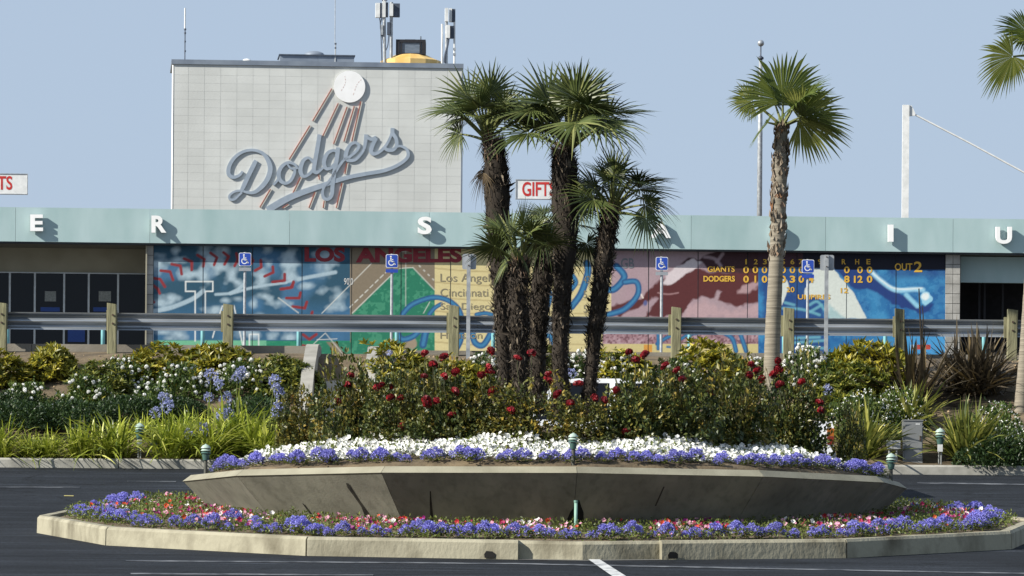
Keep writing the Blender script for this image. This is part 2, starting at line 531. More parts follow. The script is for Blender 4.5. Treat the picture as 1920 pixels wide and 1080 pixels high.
V = []
for i, r in enumerate(rr):
    for k in range(ns):
        t = 2 * math.pi * k / ns
        kk = (t - TH0) / (math.pi / 6); fac = math.cos(math.pi / 12) / math.cos((kk - math.floor(kk) - .5) * math.pi / 6)
        rad = r * fac * 1.018 if r > 3.9 else r
        V.append((XC + rad * math.sin(t), DC - rad * math.cos(t), zmound(r) - (0.2 if r > 4.5 else 0) - (.012 if 4.4 < r < 4.5 else 0) + (RNG.normal(0, 0.016) if 0.5 < r else 0)))
Fc = [(i * ns + k, i * ns + (k + 1) % ns, (i + 1) * ns + (k + 1) % ns, (i + 1) * ns + k) for i in range(len(rr) - 1) for k in range(ns)]
mb.add(V, Fc).build('soil', soil, planter, True)
# dark damage at the foot of two panels (broken-out hole behind the pipe, cracks)
dark = mat('dark_cavity', lin(14, 14, 15), lin(24, 23, 22), rough=0.95)
def on_panel(k, px, py, lift=0.006):
    """ray from the camera through a photo pixel onto panel k"""
    a, b_, c = ring(R0, k, ZR), ring(R0, k + 1, ZR), ring(R0 - 0.95, k, ZR - 0.95)
    nrm = np.cross(b_ - a, c - a); nrm /= np.linalg.norm(nrm)
    x, y = der(px, py)
    dirv = np.array([(x - 960) / F, 1.0, (HZ - y) / F]); o = np.array([0, 0, EYE])
    t = np.dot(a - o, nrm) / np.dot(dirv, nrm)
    if np.dot(nrm, dirv) > 0: nrm = -nrm
    return o + dirv * t + nrm * lift
def panel_mark(name, k, pts, m):
    MB().add([on_panel(k, x, y) for x, y in pts], [tuple(range(len(pts)))]).build(name, m, planter)
panel_mark('broken_hole', 0, [(1079.5, 938), (1086, 937), (1090, 950), (1094, 960), (1094, 995), (1079.5, 995)], dark)
panel_mark('broken_hole', -1, [(1078.5, 938), (1078.5, 995), (1059, 995), (1064, 972), (1069, 960), (1075, 952)], dark)
stain = mat('dark_leak_stain', lin(26, 25, 22), lin(60, 57, 48), rough=0.9, scale=8)
panel_mark('leak_stain', -2, [(649, 905), (654, 906), (664, 922), (674, 938), (690, 960), (704, 982), (690, 982), (678, 950), (664, 930), (652, 914)], stain)
panel_mark('leak_stain', -1, [(806, 920), (808, 921), (810, 945), (814, 985), (807, 985), (806, 940)], stain)
panel_mark('crack', -2, [(567, 943), (570, 944), (594, 976), (591, 977)], stain)
panel_mark('crack', 1, [(1243, 912), (1246, 912), (1230, 948), (1227, 948)], stain)

RI = 6.74
XI = (1012 - 960) * DC / F
def iring(r, kk):
    t0 = TH0 + math.floor(kk) * math.pi / 6; t1 = t0 + math.pi / 6; f = kk - math.floor(kk)
    x = (1 - f) * math.sin(t0) + f * math.sin(t1); y = (1 - f) * math.cos(t0) + f * math.cos(t1)
    return np.array([XI + r * x, DC - r * y])
KH = 0.235
def kerb_piece(k0, k1, parent, inset=0.0, h=KH, w=0.17):
    ks = sorted(set([k0, k1] + [k for k in np.arange(math.ceil(k0), math.floor(k1) + 1) if k0 < k < k1]))
    V = []; n = 6
    for k in ks:
        fac = 1 / math.cos(math.pi / 12) if abs(k - round(k)) < 1e-6 else 1.0
        for (dr, dz) in [(0, -0.25), (-0.012, h - 0.035), (-0.045, h), (-w, h), (-w - 0.005, h - 0.05), (-w - 0.005, -0.25)]:
            p = iring(RI - inset + dr, k)
            V.append((p[0], p[1], float(zroad(p[1])) + dz))
    Fc = []
    for i in range(len(ks) - 1):
        for j in range(n):
            Fc.append((i * n + j, (i + 1) * n + j, (i + 1) * n + (j + 1) % n, i * n + (j + 1) % n))
    Fc += [tuple(range(n))[::-1], tuple(range((len(ks) - 1) * n, len(ks) * n))]
    return MB().add(V, Fc).build('kerb_block', isl_conc, parent)
isl_conc = mat('pale_kerb_concrete', lin(104, 98, 80), lin(160, 155, 134), rough=0.85, scale=2.6, bump=0.5, bscale=22, rand=0.04, stretch=(1, 1, .6), lo=.28, hi=.56, detail=10)
island = thing('island_kerb', 'low pale concrete kerb ring around the flower bed under the planter', 'kerb', (XI, DC, float(zroad(DC))))
cutL, cutR = -0.235, 0.295          # the set-back gap in front
spans = [(cutR, 1 - .003), (1 + .003, 2 - .003)] + [(k + .003, k + 1 - .003) for k in range(2, 9)] + [(9 + .003, 10 - .003), (10 + .003, 11 - .003), (11 + .003, 12 + cutL)]
for a, b in spans: kerb_piece(a, b, island)
kerb_piece(cutL - 0.05, cutR + 0.05, island, inset=0.13, h=KH - 0.01)
# gutter slab in the gap
mb = MB()
pts = [iring(RI + 0.05, cutL), iring(RI + 0.05, 0), iring(RI + 0.05, cutR), iring(RI - 0.128, cutR), iring(RI - 0.128, 0), iring(RI - 0.128, cutL)]
mb.add([(p[0], p[1], float(zroad(p[1])) + 0.004) for p in pts], [(0, 1, 4, 5), (1, 2, 3, 4)]).build('gutter_slab', asphalt2, island)
for px, k in ((918, 11), (1262, 0)):
    # small drain opening low in the kerb face
    xw = (der(px, 1033)[0] - 960) / F
    best = min(np.linspace(k, k + 1, 400), key=lambda t: abs(iring(RI, t)[0] / iring(RI, t)[1] - xw))
    pts = []
    for dk, dz in ((-0.018, 0.015), (0.018, 0.015), (0.019, 0.07), (0.010, 0.095), (-0.012, 0.10), (-0.02, 0.06)):
        p = iring(RI + 0.006, best + dk); pts.append((p[0], p[1], float(zroad(p[1])) + dz))
    MB().add(pts, [tuple(range(6))]).build('drain_hole', dark, island)
# soil of the lower bed
mb = MB(); ns = 96
rr = [3.6, 4.2, 4.9, 5.6, 6.2, 6.55]
V = []
for i, r in enumerate(rr):
    for k in range(ns):
        kk = 12 * k / ns
        p = iring(r, kk); V.append((p[0], p[1], float(zroad(p[1])) + KH + [0.05, 0.05, 0.04, 0.02, -0.01, -0.04][i] + RNG.normal(0, 0.01)))
Fc = [(i * ns + k, i * ns + (k + 1) % ns, (i + 1) * ns + (k + 1) % ns, (i + 1) * ns + k) for i in range(len(rr) - 1) for k in range(ns)]
struct(mb.add(V, Fc).build('flower_bed_soil', soil, None, True))
def zbed(x, y):
    r = math.hypot(x - XI, y - DC)
    return float(zroad(y)) + KH + float(np.interp(r, rr, [0.05, 0.05, 0.04, 0.02, -0.01, -0.04]))

# top-of-bank wall, walkway and cheek walls
wallc = mat('grey_wall_concrete', lin(120, 114, 104), lin(146, 140, 128), rough=0.9, scale=1.5, bump=0.2, bscale=30)
cheekc = mat('pale_cheek_concrete', lin(136, 133, 124), lin(166, 163, 154), rough=0.85, scale=2, bump=0.15)
def Xat(px, py, d): return (der(px, py)[0] - 960) * d / F
low = thing('retaining_wall', 'low grey concrete wall along the top of the bank under the guard rail', 'wall', (Xat(300, 660, 100.4), 100.4, float(zbank(100))))
zt = (HZ - der(300, 647)[1]) * 100.4 / F + EYE
for a, b in ((-500, 60), (60, 320), (320, 590), (700, 1000), (1000, 1300), (1300, 1600), (1600, 1900), (1900, 2300)):
    zz = zt - (0.06 if a > 590 else 0)
    MB().box((Xat(a, 655, 100.4) + .004, 100.32, zz - 0.8), (Xat(b, 655, 100.4) - .004, 100.52, zz)).build('wall_block', wallc, low)
walk = thing('sloping_walkway', 'sloping concrete walkway between two pale cheek walls cut into the bank', 'walkway', (Xat(645, 760, 97), 97, float(zbank(97))))
x0, x1 = Xat(600, 700, 98.5), Xat(694, 700, 98.5)
def slab(mb, xa, xb, prof, th):
    V = []
    for y, z in prof: V += [(xa, y, z), (xb, y, z), (xb, y, z - th), (xa, y, z - th)]
    Fc = []
    for i in range(len(prof) - 1):
        for j in range(4): Fc.append((i * 4 + j, (i + 1) * 4 + j, (i + 1) * 4 + (j + 1) % 4, i * 4 + (j + 1) % 4))
    n = len(prof)
    Fc += [(0, 1, 2, 3), ((n - 1) * 4 + 3, (n - 1) * 4 + 2, (n - 1) * 4 + 1, (n - 1) * 4)]
    return mb.add(V, Fc)
zbt = (HZ - der(650, 668)[1]) * 100.3 / F + EYE
slab(MB(), x0, x1, [(94.0, zbank(94.0) + .06), (97, zbank(97) + .06), (100.0, zbt), (101.2, zbt + 0.02)], 0.2).build('ramp_slab', mat('ramp_concrete', lin(150, 145, 134), lin(172, 167, 155), rough=0.9, scale=2, bump=0.1), walk)
for (a, b, yt) in ((577, 600, 650), (692, 712, 654)):
    ztp = (HZ - der(a, yt)[1]) * 100 / F + EYE
    slab(MB(), Xat(a, yt, 99.5), Xat(b, yt, 99.5), [(94.4, zbank(94.4) + .35), (96.8, zbank(96.8) + .5), (98.6, ztp - 0.05), (99.2, ztp), (100.30, ztp)], 0.9).build('cheek_wall', cheekc, walk)
# ------------------------------------------------------------------ stadium entrance building
def plane(s0, k):
    return lambda px, py, off=0.0: plane_pt(px, py, s0, k, off)
DB = F / S_B
Wm = plane(F / (DB + 0.34), K_B)       # mural wall, under the overhang
Ws = plane(F / (DB + 2.2), K_B)        # glazed entrance, deeper
Wr = plane(F / (DB + 0.9), K_B)
zg = float(zlot(177))
bld = thing('entrance_building', 'long low entrance building with pale teal fascia, white letters and painted mural', 'building', tuple(W(960, 672)[:2]) + (zg,))
fas_m = mat('teal_fascia_paint', lin(152, 178, 178), lin(174, 195, 196), rough=0.6, scale=0.9, rand=0.035, bump=0.22, bscale=0.8, spec=0.3, stretch=(1.6, 1.6, .6), lo=.25, hi=.75)
white_m = mat('white_letter_paint', lin(240, 240, 238), lin(247, 247, 246), rough=0.5, scale=3)
ZF1 = float(W(960, 399.5)[2]); ZF0 = float(W(960, 463.5)[2])
seams = [-470, -223, 29, 281, 543, 805, 1065, 1296, 1548, 1787, 2045, 2300]
for a, b in zip(seams[:-1], seams[1:]):
    mb = MB(); wbox(mb, W, a + 0.25, 400, b - 0.25, 464, -0.25, 0.0, (ZF0, ZF1))
    mb.build('fascia_panel', fas_m, bld)
mb = MB(); wbox(mb, W, -470, 400, 2300, 402, -14, -0.252, (ZF1 - 0.5, ZF1 - 0.3)); mb.build('roof_slab', asphalt2, bld)
drip = mat('dark_drip_edge', lin(40, 44, 48), lin(50, 54, 58), rough=0.6)
mb = MB(); wbox(mb, W, -470, 464, 2300, 466, -0.31, -0.03, (ZF0 - 0.05, ZF0 - 0.002)); mb.build('drip_edge', drip, bld)
soff = mat('soffit', lin(96, 96, 90), lin(110, 109, 102), rough=0.9)
mb = MB(); wbox(mb, W, -470, 464, 2300, 466, -3.2, -0.312, (ZF0 - 0.03, ZF0 + 0.10)); mb.build('soffit', soff, bld)
# raised letters
for ch, x0, y0, x1, y1 in (('E', 57, 403, 81, 434), ('R', 284, 405, 312, 437), ('S', 783, 407, 809, 440), ('T', 1007, 412, 1033, 443),
                           ('A', 1219, 415, 1257, 447), ('D', 1446, 419, 1472, 451), ('I', 1664, 422, 1674, 454), ('U', 1866, 426, 1896, 458)):
    wtext(ch, W, x0, y0, x1, y1, 0.19, white_m, bld, 'letter', bold=0.035, depth=0.13)
# block piers
blk_m = mat('pier_block', lin(150, 148, 142), lin(176, 174, 168), rough=0.9, scale=3, bump=0.2, rand=0.10)
mort = mat('mortar', lin(92, 92, 90), lin(104, 103, 100), rough=0.95)
zm0 = zg - 0.15
def pier(xa, xb, cols):
    mb = MB(); wbox(mb, Wm, xa, 465, xb, 672, -0.4, 0.02, (zm0, ZF0 - 0.05)); mb.build('pier_core', mort, bld)
    rows = np.linspace(ZF0 - 0.05, zm0, 13)
    for i in range(12):
        for c in range(cols):
            a = xa + (xb - xa) * c / cols; b = xa + (xb - xa) * (c + 1) / cols
            mb = MB(); wbox(mb, Wm, a + 0.4, 500, b - 0.4, 510, -0.1, 0.05, (rows[i + 1] + 0.008, rows[i] - 0.008)); mb.build('block', blk_m, bld)
pier(272.5, 287.5, 1); pier(1772.5, 1800, 2)
# left glazed entrance
head_m = mat('entrance_header', lin(148, 143, 124), lin(162, 157, 138), rough=0.9, scale=1.2, bump=0.1)
alu = mat('aluminium_mullion', lin(176, 180, 180), lin(196, 200, 200), rough=0.4, metal=0.3)
m, nt, b = _new('dark_glass'); b.inputs['Base Color'].default_value = lin(16, 19, 25); b.inputs['Roughness'].default_value = 0.12; b.inputs['Specular IOR Level'].default_value = 0.22
glass = m
zh = float(Ws(140, 511)[2])
mb = MB(); wbox(mb, Ws, -470, 455, 274, 511, -0.2, 0.0, (zh, ZF0 + 0.05)); mb.build('header_wall', head_m, bld)
mull = [-230, -180, -130, -84, -32, 18, 65, 120, 166, 221, 275]
for a, b in zip(mull[:-1], mull[1:]):
    mb = MB(); wbox(mb, Ws, a + 1.8, 512, b - 1.8, 660, -0.06, -0.045, (zm0, zh - 0.03)); mb.build('glass_pane', glass, bld)
for a in mull[:-1]:
    mb = MB(); wbox(mb, Ws, a - 1.8, 512, a + 1.8, 660, -0.1, 0.03, (zm0, zh - 0.002)); mb.build('mullion', alu, bld)
mb = MB(); wbox(mb, Ws, -235, 512, 275, 514, -0.1, 0.05, (zh - 0.035, zh - 0.003)); mb.build('head_frame', alu, bld)
mb = MB(); wbox(mb, Ws, 274, 455, 276.5, 660, -0.3, 2.0, (zm0, ZF0 - 0.06)); mb.build('side_wall', head_m, bld)
paper = mat('notice_paper', lin(120, 124, 122), lin(150, 154, 150), rough=0.8, scale=20)
pblue = mat('blue_notice', lin(30, 62, 132), lin(44, 80, 150), rough=0.6, scale=25, stretch=(1, 1, 6))
for x0, y0, x1, y1 in ((84, 546, 105, 565), (185, 546, 208, 565)):
    mb = MB(); wbox(mb, Ws, x0, y0, x1, y1, -0.04, -0.025); mb.build('notice', paper, bld)
for x0, y0, x1, y1 in ((76, 576, 112, 584), (175, 576, 203, 584), (127, 618, 159, 641), (-20, 576, 5, 584)):
    mb = MB(); wbox(mb, Ws, x0, y0, x1, y1, -0.04, -0.025); mb.build('blue_panel', pblue, bld)
# right entrance: deeper fascia, dark opening
mb = MB(); wbox(mb, Wr, 1801, 476, 2300, 531, -0.2, 0.0, (float(Wr(1860, 530)[2]), ZF0 - 0.06)); mb.build('inner_fascia', fas_m, bld)
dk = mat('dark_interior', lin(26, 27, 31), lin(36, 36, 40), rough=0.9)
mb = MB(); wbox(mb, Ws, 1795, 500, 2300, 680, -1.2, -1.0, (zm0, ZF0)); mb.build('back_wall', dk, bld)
mb = MB(); wbox(mb, Wm, 1797, 500, 1799.5, 680, -3, -0.42, (zm0, ZF0 - 0.06)); mb.build('side_wall', head_m, bld)
for x in (1840, 1850, 1884): 
    mb = MB(); wbox(mb, Ws, x - 2, 531, x + 2, 680, -0.6, -0.5, (zm0, ZF0 - 0.1)); mb.build('door_post', mat('dark_post', lin(52, 54, 60)), bld)
# solid mass of the building behind the mural
mb = MB(); wbox(mb, Wm, 288, 465, 1772, 672, -10, -0.06, (zm0, ZF0 - 0.03)); mb.build('wall', head_m, bld)

# ---- the mural, painted panel by panel
X0, X1, Y0, Y1, ST = 287.5, 1772.5, 460.0, 680.0, 1.5
def vnoise(x, y, sc, seed):
    g = np.random.default_rng(seed).random((64, 256))
    u = (x / sc) % 255; v = (y / sc) % 63
    i = np.floor(u).astype(int); j = np.floor(v).astype(int); fu = u - i; fv = v - j
    fu = fu * fu * (3 - 2 * fu); fv = fv * fv * (3 - 2 * fv)
    i1 = (i + 1) % 256; j1 = (j + 1) % 64
    return (g[j, i] * (1 - fu) + g[j, i1] * fu) * (1 - fv) + (g[j1, i] * (1 - fu) + g[j1, i1] * fu) * fv
def C3(r, g, b): return np.array(lin(r, g, b)[:3])
class Paint:
    def __init__(s, X, Y):
        s.X, s.Y = X, Y; s.c = np.zeros(X.shape + (3,))
        s.nz = vnoise(X, Y, 9, 1) * 0.6 + vnoise(X, Y, 3.5, 2) * 0.4; s.nw = vnoise(X, Y * 1.5, 14, 6) * 0.75 + vnoise(X, Y, 6, 7) * 0.25
    def mix(s, m, col): m = np.clip(m, 0, 1)[..., None]; s.c = s.c * (1 - m) + np.asarray(col) * m
    def rect(s, x0, y0, x1, y1): return ((s.X >= x0) & (s.X < x1) & (s.Y >= y0) & (s.Y < y1)).astype(float)
    def poly(s, pts, soft=1.0, wob=0.0):
        pts = np.asarray(pts, float); n = len(pts)
        ins = np.zeros(s.X.shape, bool); dmin = np.full(s.X.shape, 1e9)
        X = s.X + wob * (s.nz - 0.5) * 2; Y = s.Y + wob * (vnoise(s.X + 77, s.Y, 8, 5) - 0.5) * 2
        for i in range(n):
            (xa, ya), (xb, yb) = pts[i], pts[(i + 1) % n]
            cr = ((ya > Y) != (yb > Y)) & (X < (xb - xa) * (Y - ya) / (yb - ya + 1e-9) + xa)
            ins ^= cr
            dx, dy = xb - xa, yb - ya
            t = np.clip(((X - xa) * dx + (Y - ya) * dy) / (dx * dx + dy * dy + 1e-9), 0, 1)
            dmin = np.minimum(dmin, np.hypot(X - xa - t * dx, Y - ya - t * dy))
        sd = np.where(ins, dmin, -dmin)
        return np.clip(sd / soft + 0.5, 0, 1)
    def stroke(s, pts, w, soft=1.0, sub=6, curve=True):
        p = catmull(pts, sub) if curve and len(pts) > 2 else np.asarray(pts, float)
        d = np.full(s.X.shape, 1e9)
        for (xa, ya), (xb, yb) in zip(p[:-1], p[1:]):
            dx, dy = xb - xa, yb - ya
            t = np.clip(((s.X - xa) * dx + (s.Y - ya) * dy) / (dx * dx + dy * dy + 1e-9), 0, 1)
            d = np.minimum(d, np.hypot(s.X - xa - t * dx, s.Y - ya - t * dy))
        return np.clip((w / 2 - d) / soft + 0.5, 0, 1)
    def blob(s, x, y, rx, ry, soft=0.5):
        q = np.hypot((s.X - x) / rx, (s.Y - y) / ry) + (s.nw - 0.5) * 0.95
        return np.clip((1 - q) / soft, 0, 1)
def z4(pts): return [(280 + x / 5.143, 450 + y / 5.143) for x, y in pts]
def z3(pts): return [(440 + x / 3.177, 360 + y / 3.177) for x, y in pts]
def z5(pts): return [(780 + x / 3.374, 440 + y / 3.374) for x, y in pts]
def z6(pts): return [(1120 + x / 5.27, 455 + y / 5.27) for x, y in pts]
def z7(pts): return [(1420 + x / 4.8, 455 + y / 4.8) for x, y in pts]
def paint_mural(X, Y):
    p = Paint(X, Y)
    white = C3(166, 186, 196); red = C3(134, 48, 52)
    # left: blue photograph
    p.mix(p.rect(0, 0, 656, 999), C3(44, 80, 100))
    p.mix(p.rect(0, 0, 656, 999) * (vnoise(X, Y, 26, 3) > .0) * np.clip(vnoise(X, Y, 30, 3) * 2 - .9, 0, .8), C3(70, 112, 146))
    p.mix(p.rect(0, 0, 656, 999) * np.clip((Y - 560) / 60, 0, .35), C3(60, 110, 150))
    L = p.rect(0, 0, 656, 638)
    for x, y, rx, ry in ((85, 250, 95, 75), (260, 110, 35, 40), (260, 200, 70, 35), (385, 335, 85, 55), (535, 350, 75, 75), (610, 190, 80, 60), (520, 80, 60, 40), (690, 260, 70, 50),
                         (720, 90, 50, 40), (800, 320, 65, 75), (840, 400, 60, 40), (1085, 360, 60, 80), (1350, 230, 75, 120), (1375, 330, 60, 80), (1360, 150, 45, 45), (1140, 80, 50, 50), (100, 600, 65, 55), (220, 560, 80, 35), (210, 600, 30, 25),
                         (620, 670, 85, 40), (735, 580, 55, 25), (850, 565, 60, 22), (1110, 540, 85, 35), (1240, 610, 110, 32), (1010, 620, 35, 45),
                         (300, 920, 70, 60), (140, 890, 80, 25), (1180, 940, 50, 45), (1360, 930, 70, 60), (1010, 920, 60, 40), (200, 950, 60, 30)):
        p.mix(L * p.blob(280 + x / 5.143, 450 + y / 5.143, rx / 5.143 * 1.55, ry / 5.143 * 1.5, 0.9) * .95, white)
    for x, y, rx, ry in ((540, 390, 70, 80), (615, 620, 45, 45), (520, 590, 30, 25), (430, 560, 50, 20), (330, 420, 40, 90), (200, 420, 30, 30), (600, 690, 50, 25), (150, 740, 40, 30), (60, 840, 70, 30)):
        p.mix(L * p.blob(440 + x / 3.177, 360 + y / 3.177, rx / 3.177 * 1.3, ry / 3.177 * 1.3, 0.9) * (.9 if rx != 40 else .8), white)
    for pts, w in (([(40, 685), (180, 660), (310, 615), (430, 560), (520, 490)], 42), ([(640, 525), (800, 512), (950, 470), (1100, 440), (1320, 410)], 26), ([(780, 515), (850, 480), (910, 430)], 34),
                   ([(1320, 410), (1380, 390)], 20)):
        p.mix(L * p.stroke(z4(pts), w / 5.143, 2.5) * .92, white)
    p.mix(L * p.stroke(z3([(380, 520), (480, 500), (600, 478)]), 22 / 3.177, 2.5) * .9, white)
    p.mix(p.poly(z4([(-20, 968), (1130, 968), (1130, 1100), (-20, 1100)]), 1.0), C3(110, 176, 140))
    p.mix(p.poly(z4([(1130, 972), (1960, 972), (1960, 1300), (1130, 1300)]), 1.0), C3(36, 126, 96))
    p.mix(p.rect(470, 640, 656, 999) * (p.nz > .55) * .3, C3(80, 150, 120))
    for pts in ([(350, 400), (612, 400), (612, 495), (540, 495), (540, 705)], [(350, 400), (350, 495), (442, 495), (442, 975)], [(705, 635), (680, 710)], [(815, 635), (832, 710)], [(868, 870), (905, 1030)], [(630, 870), (610, 940)],
                [(965, 1030), (965, 910), (1055, 910), (1055, 1030)]):
        p.mix(p.stroke(z4(pts), 2.3, 1.2, curve=False), C3(215, 218, 215))
    for st in ([(40, 368), (105, 378), (150, 450)], [(110, 295), (200, 305), (228, 385)], [(215, 232), (300, 250), (312, 330)], [(335, 180), (410, 210), (408, 290)], [(465, 145), (530, 185), (520, 255)],
               [(590, 125), (652, 170), (625, 240)], [(715, 120), (765, 160), (725, 235)], [(840, 130), (855, 190), (822, 250)], [(960, 140), (1000, 200), (985, 225)], [(1075, 195), (1080, 262), (1020, 295)], [(1190, 258), (1195, 312), (1112, 350)],
               [(1305, 328), (1305, 392), (1188, 405)], [(1390, 402), (1378, 455), (1270, 475)], [(40, 440), (80, 470), (100, 515)], [(30, 590), (45, 600)]):
        p.mix(p.stroke(z4(st), 5.2, 1.2, curve=False), red)
    for st in ([(350, 540), (335, 570), (275, 578)], [(392, 600), (385, 632), (308, 632)], [(430, 655), (418, 692), (345, 682)], [(462, 715), (455, 740)], [(408, 850), (445, 878), (487, 848)], [(405, 915), (425, 918)]):
        p.mix(p.stroke(z3(st), 5.2, 1.2, curve=False), red)
    # infield
    tan = C3(128, 116, 98)
    p.mix(p.rect(655.5, 0, 816, 999), tan)
    green = C3(40, 116, 90)
    g = p.poly(z3([(925, 503), (985, 455), (1062, 450), (1192, 585), (1192, 1080), (480, 1080), (480, 895), (690, 895), (690, 738), (712, 718)]), 1.2, 0.6)
    g = g * (X < 816)
    p.mix(g, green); p.mix(g * (p.nz > .56) * .35, C3(90, 165, 130))
    p.mix(p.poly(z3([(545, 893), (600, 893), (690, 1010), (640, 1010)])), tan)
    p.mix(p.blob(440 + 1050 / 3.177, 360 + 905 / 3.177, 14, 16, .2), C3(150, 135, 115))
    wl = C3(205, 205, 196)
    for a, w in (([(815, 425), (520, 722)], 1.6), ([(1018, 335), (1018, 690)], 1.2), ([(1162, 655), (1125, 722)], 1.4), ([(985, 455), (1062, 450)], 1.6), ([(1062, 450), (1190, 583)], 1.6), ([(925, 503), (700, 722)], 1.8),
                 ([(260, 630), (380, 720)], 1.8), ([(470, 905), (540, 840), (640, 960)], 1.4), ([(490, 880), (610, 875)], 1.4), ([(945, 365), (1040, 350)], 1.2)):
        p.mix(p.stroke(z3(a), w, 1.2, curve=False) * .85, wl)
    for k in range(8):
        t0 = k / 8; t1 = t0 + .07
        a = np.array(z3([(915, 465)])[0]); b = np.array(z3([(672, 700)])[0])
        p.mix(p.stroke([a + (b - a) * t0, a + (b - a) * t1], 1.8, 1.2, curve=False), wl)
        a = np.array(z3([(1085, 425)])[0]); b = np.array(z3([(1192, 530)])[0])
        p.mix((X < 816) * p.stroke([a + (b - a) * t0, a + (b - a) * t1], 1.8, 1.2, curve=False) * (k % 2), wl)
    # league table on cream
    cream = C3(206, 192, 142)
    p.mix(p.rect(815.5, 0, 1146, 999), cream)
    for yy in (503, 529, 557, 583, 613, 641):
        p.mix(p.rect(815.5, 0, 1146, 999) * np.clip(1.3 - np.abs(Y - yy - 3.5 * np.sin((X - 815) / 60.0) - (X - 815) * .03) / 1.4, 0, .65), C3(166, 148, 104))
    # mauve photograph
    r = p.rect(1145.5, 0, 1422, 999)
    p.mix(r, C3(166, 144, 149))
    p.mix(r * np.clip(vnoise(X, Y, 20, 9) - .3, 0, .6), C3(164, 138, 146))
    dr = C3(88, 44, 45)
    p.mix(r * p.poly(z6([(440, 545), (620, 370), (850, 310), (980, 240), (1090, 300), (1700, 260), (1700, 590), (1480, 590), (1400, 640), (1250, 600), (1190, 560), (1230, 490), (1180, 480), (1150, 560), (1050, 530), (940, 560), (900, 620), (820, 730), (470, 730), (600, 560), (570, 530), (430, 620), (230, 730), (90, 730), (130, 640), (320, 560)]), 4, 3), dr)
    p.mix(r * p.poly(z6([(820, 205), (900, 140), (1010, 165), (1060, 130), (1160, 90), (1700, 60), (1700, 300), (1110, 290), (1045, 200), (940, 155), (830, 210)]), 3, 2), C3(64, 38, 43))
    p.mix(r * p.poly(z6([(640, 400), (700, 300), (880, 180), (960, 160), (1030, 190), (970, 245), (850, 320), (760, 400), (690, 430)]), 3, 2.5), C3(208, 196, 198))
    p.mix(r * p.stroke(z6([(1060, 140), (1160, 160), (1220, 230)]), 6, 3), C3(150, 130, 136))
    p.mix(r * p.stroke(z6([(1240, 110), (1180, 190)]), 6, 3), C3(150, 130, 136))
    p.mix(r * p.stroke(z6([(600, 495), (700, 510), (800, 495)]), 2.5, 2) * .7, C3(176, 140, 140))
    p.mix(r * p.poly(z6([(1380, 490), (1430, 420), (1560, 390), (1600, 400), (1600, 430), (1500, 500)]), 5, 3) * .8, C3(186, 156, 158))
    p.mix(r * p.poly(z6([(840, 720), (920, 620), (1050, 560), (1200, 640), (1350, 680), (1500, 640), (1600, 600), (1600, 730), (840, 730)]), 8, 5) * .75, C3(186, 156, 158))
    p.mix(r * p.blob(1210, 568, 5, 7, .5), C3(90, 96, 140)); p.mix(r * p.stroke(z6([(432, 510), (450, 545)]), 3, 1), C3(225, 210, 200))
    lowr = p.rect(1130, 622, 1422, 999)
    p.mix(lowr, C3(150, 116, 122)); p.mix(lowr * np.clip(p.nz * 3 - 1.3, 0, 1) * .7, C3(190, 164, 170)); p.mix(lowr * (vnoise(X, Y, 3, 21) < .35) * .7, C3(98, 62, 70))
    p.mix(p.rect(1130, 645, 1422, 999), C3(196, 182, 128)); p.mix(p.rect(1207, 647, 1222, 999), C3(204, 146, 66))
    # blue script letters across
    db, lb = C3(40, 84, 128), C3(66, 132, 172)
    for pts, w in ((z3([(1000, 728), (1060, 668), (1180, 628), (1270, 645), (1330, 692), (1352, 745)]), 10), (z3([(1160, 728), (1190, 692), (1228, 668)]), 8), (z3([(965, 825), (995, 876), (1060, 862), (1105, 820)]), 11), (z3([(1140, 820), (1122, 910)]), 14),
                   (z3([(1350, 820), (1345, 880), (1320, 935)]), 12), (z3([(1415, 820), (1430, 895), (1480, 912), (1530, 835)]), 12), (z3([(1440, 730), (1490, 722), (1530, 730)]), 8), (z5([(985, 250), (1012, 300), (985, 345)]), 9),
                   (z5([(1080, 180), (1088, 240), (1045, 370), (985, 455)]), 13), (z5([(1268, 200), (1318, 265), (1262, 340), (1215, 350)]), 13), (z5([(1320, 300), (1395, 300), (1402, 380), (1320, 470), (1215, 505)]), 11), (z5([(790, 640), (850, 640), (872, 690)]), 12), (z5([(820, 330), (850, 380), (830, 470)]), 9),
                   (z6([(590, 1000), (650, 960), (720, 920)]), 7), (z6([(600, 900), (600, 1050)]), 6), (z6([(830, 950), (900, 910), (980, 900)]), 6), (z6([(1260, 895), (1335, 950), (1370, 1070)]), 9), (z6([(1410, 890), (1470, 1070)]), 9), (z6([(690, 1030), (880, 1040)]), 4)):
        p.mix(p.stroke(pts, w, 1.4), db); p.mix(p.stroke(pts, w * .45, 2.5) * .75, lb)
    # pitcher on blue
    r = p.rect(1421.5, 0, 1800, 999)
    p.mix(r, C3(38, 98, 152)); p.mix(r * np.clip(vnoise(X, Y, 18, 31) * 1.6 - .5, 0, .9), C3(58, 132, 178)); p.mix(r * (p.nz > .5) * .25, C3(84, 154, 194))
    dbl = C3(34, 60, 118)
    p.mix(r * p.poly(z7([(0, 240), (420, 230), (600, 560), (640, 1100), (80, 1100), (60, 600)]), 10, 6) * .8, dbl)
    p.mix(r * p.poly(z7([(690, 240), (1050, 240), (1130, 360), (1250, 450), (1350, 480), (1430, 560), (1580, 560), (1540, 620), (1480, 645), (1380, 610), (1240, 560), (1120, 470), (990, 420), (870, 420), (760, 300)]), 4, 3), dbl)
    p.mix(r * p.stroke(z7([(1240, 250), (1690, 250)]), 26, 12) * .6, dbl)
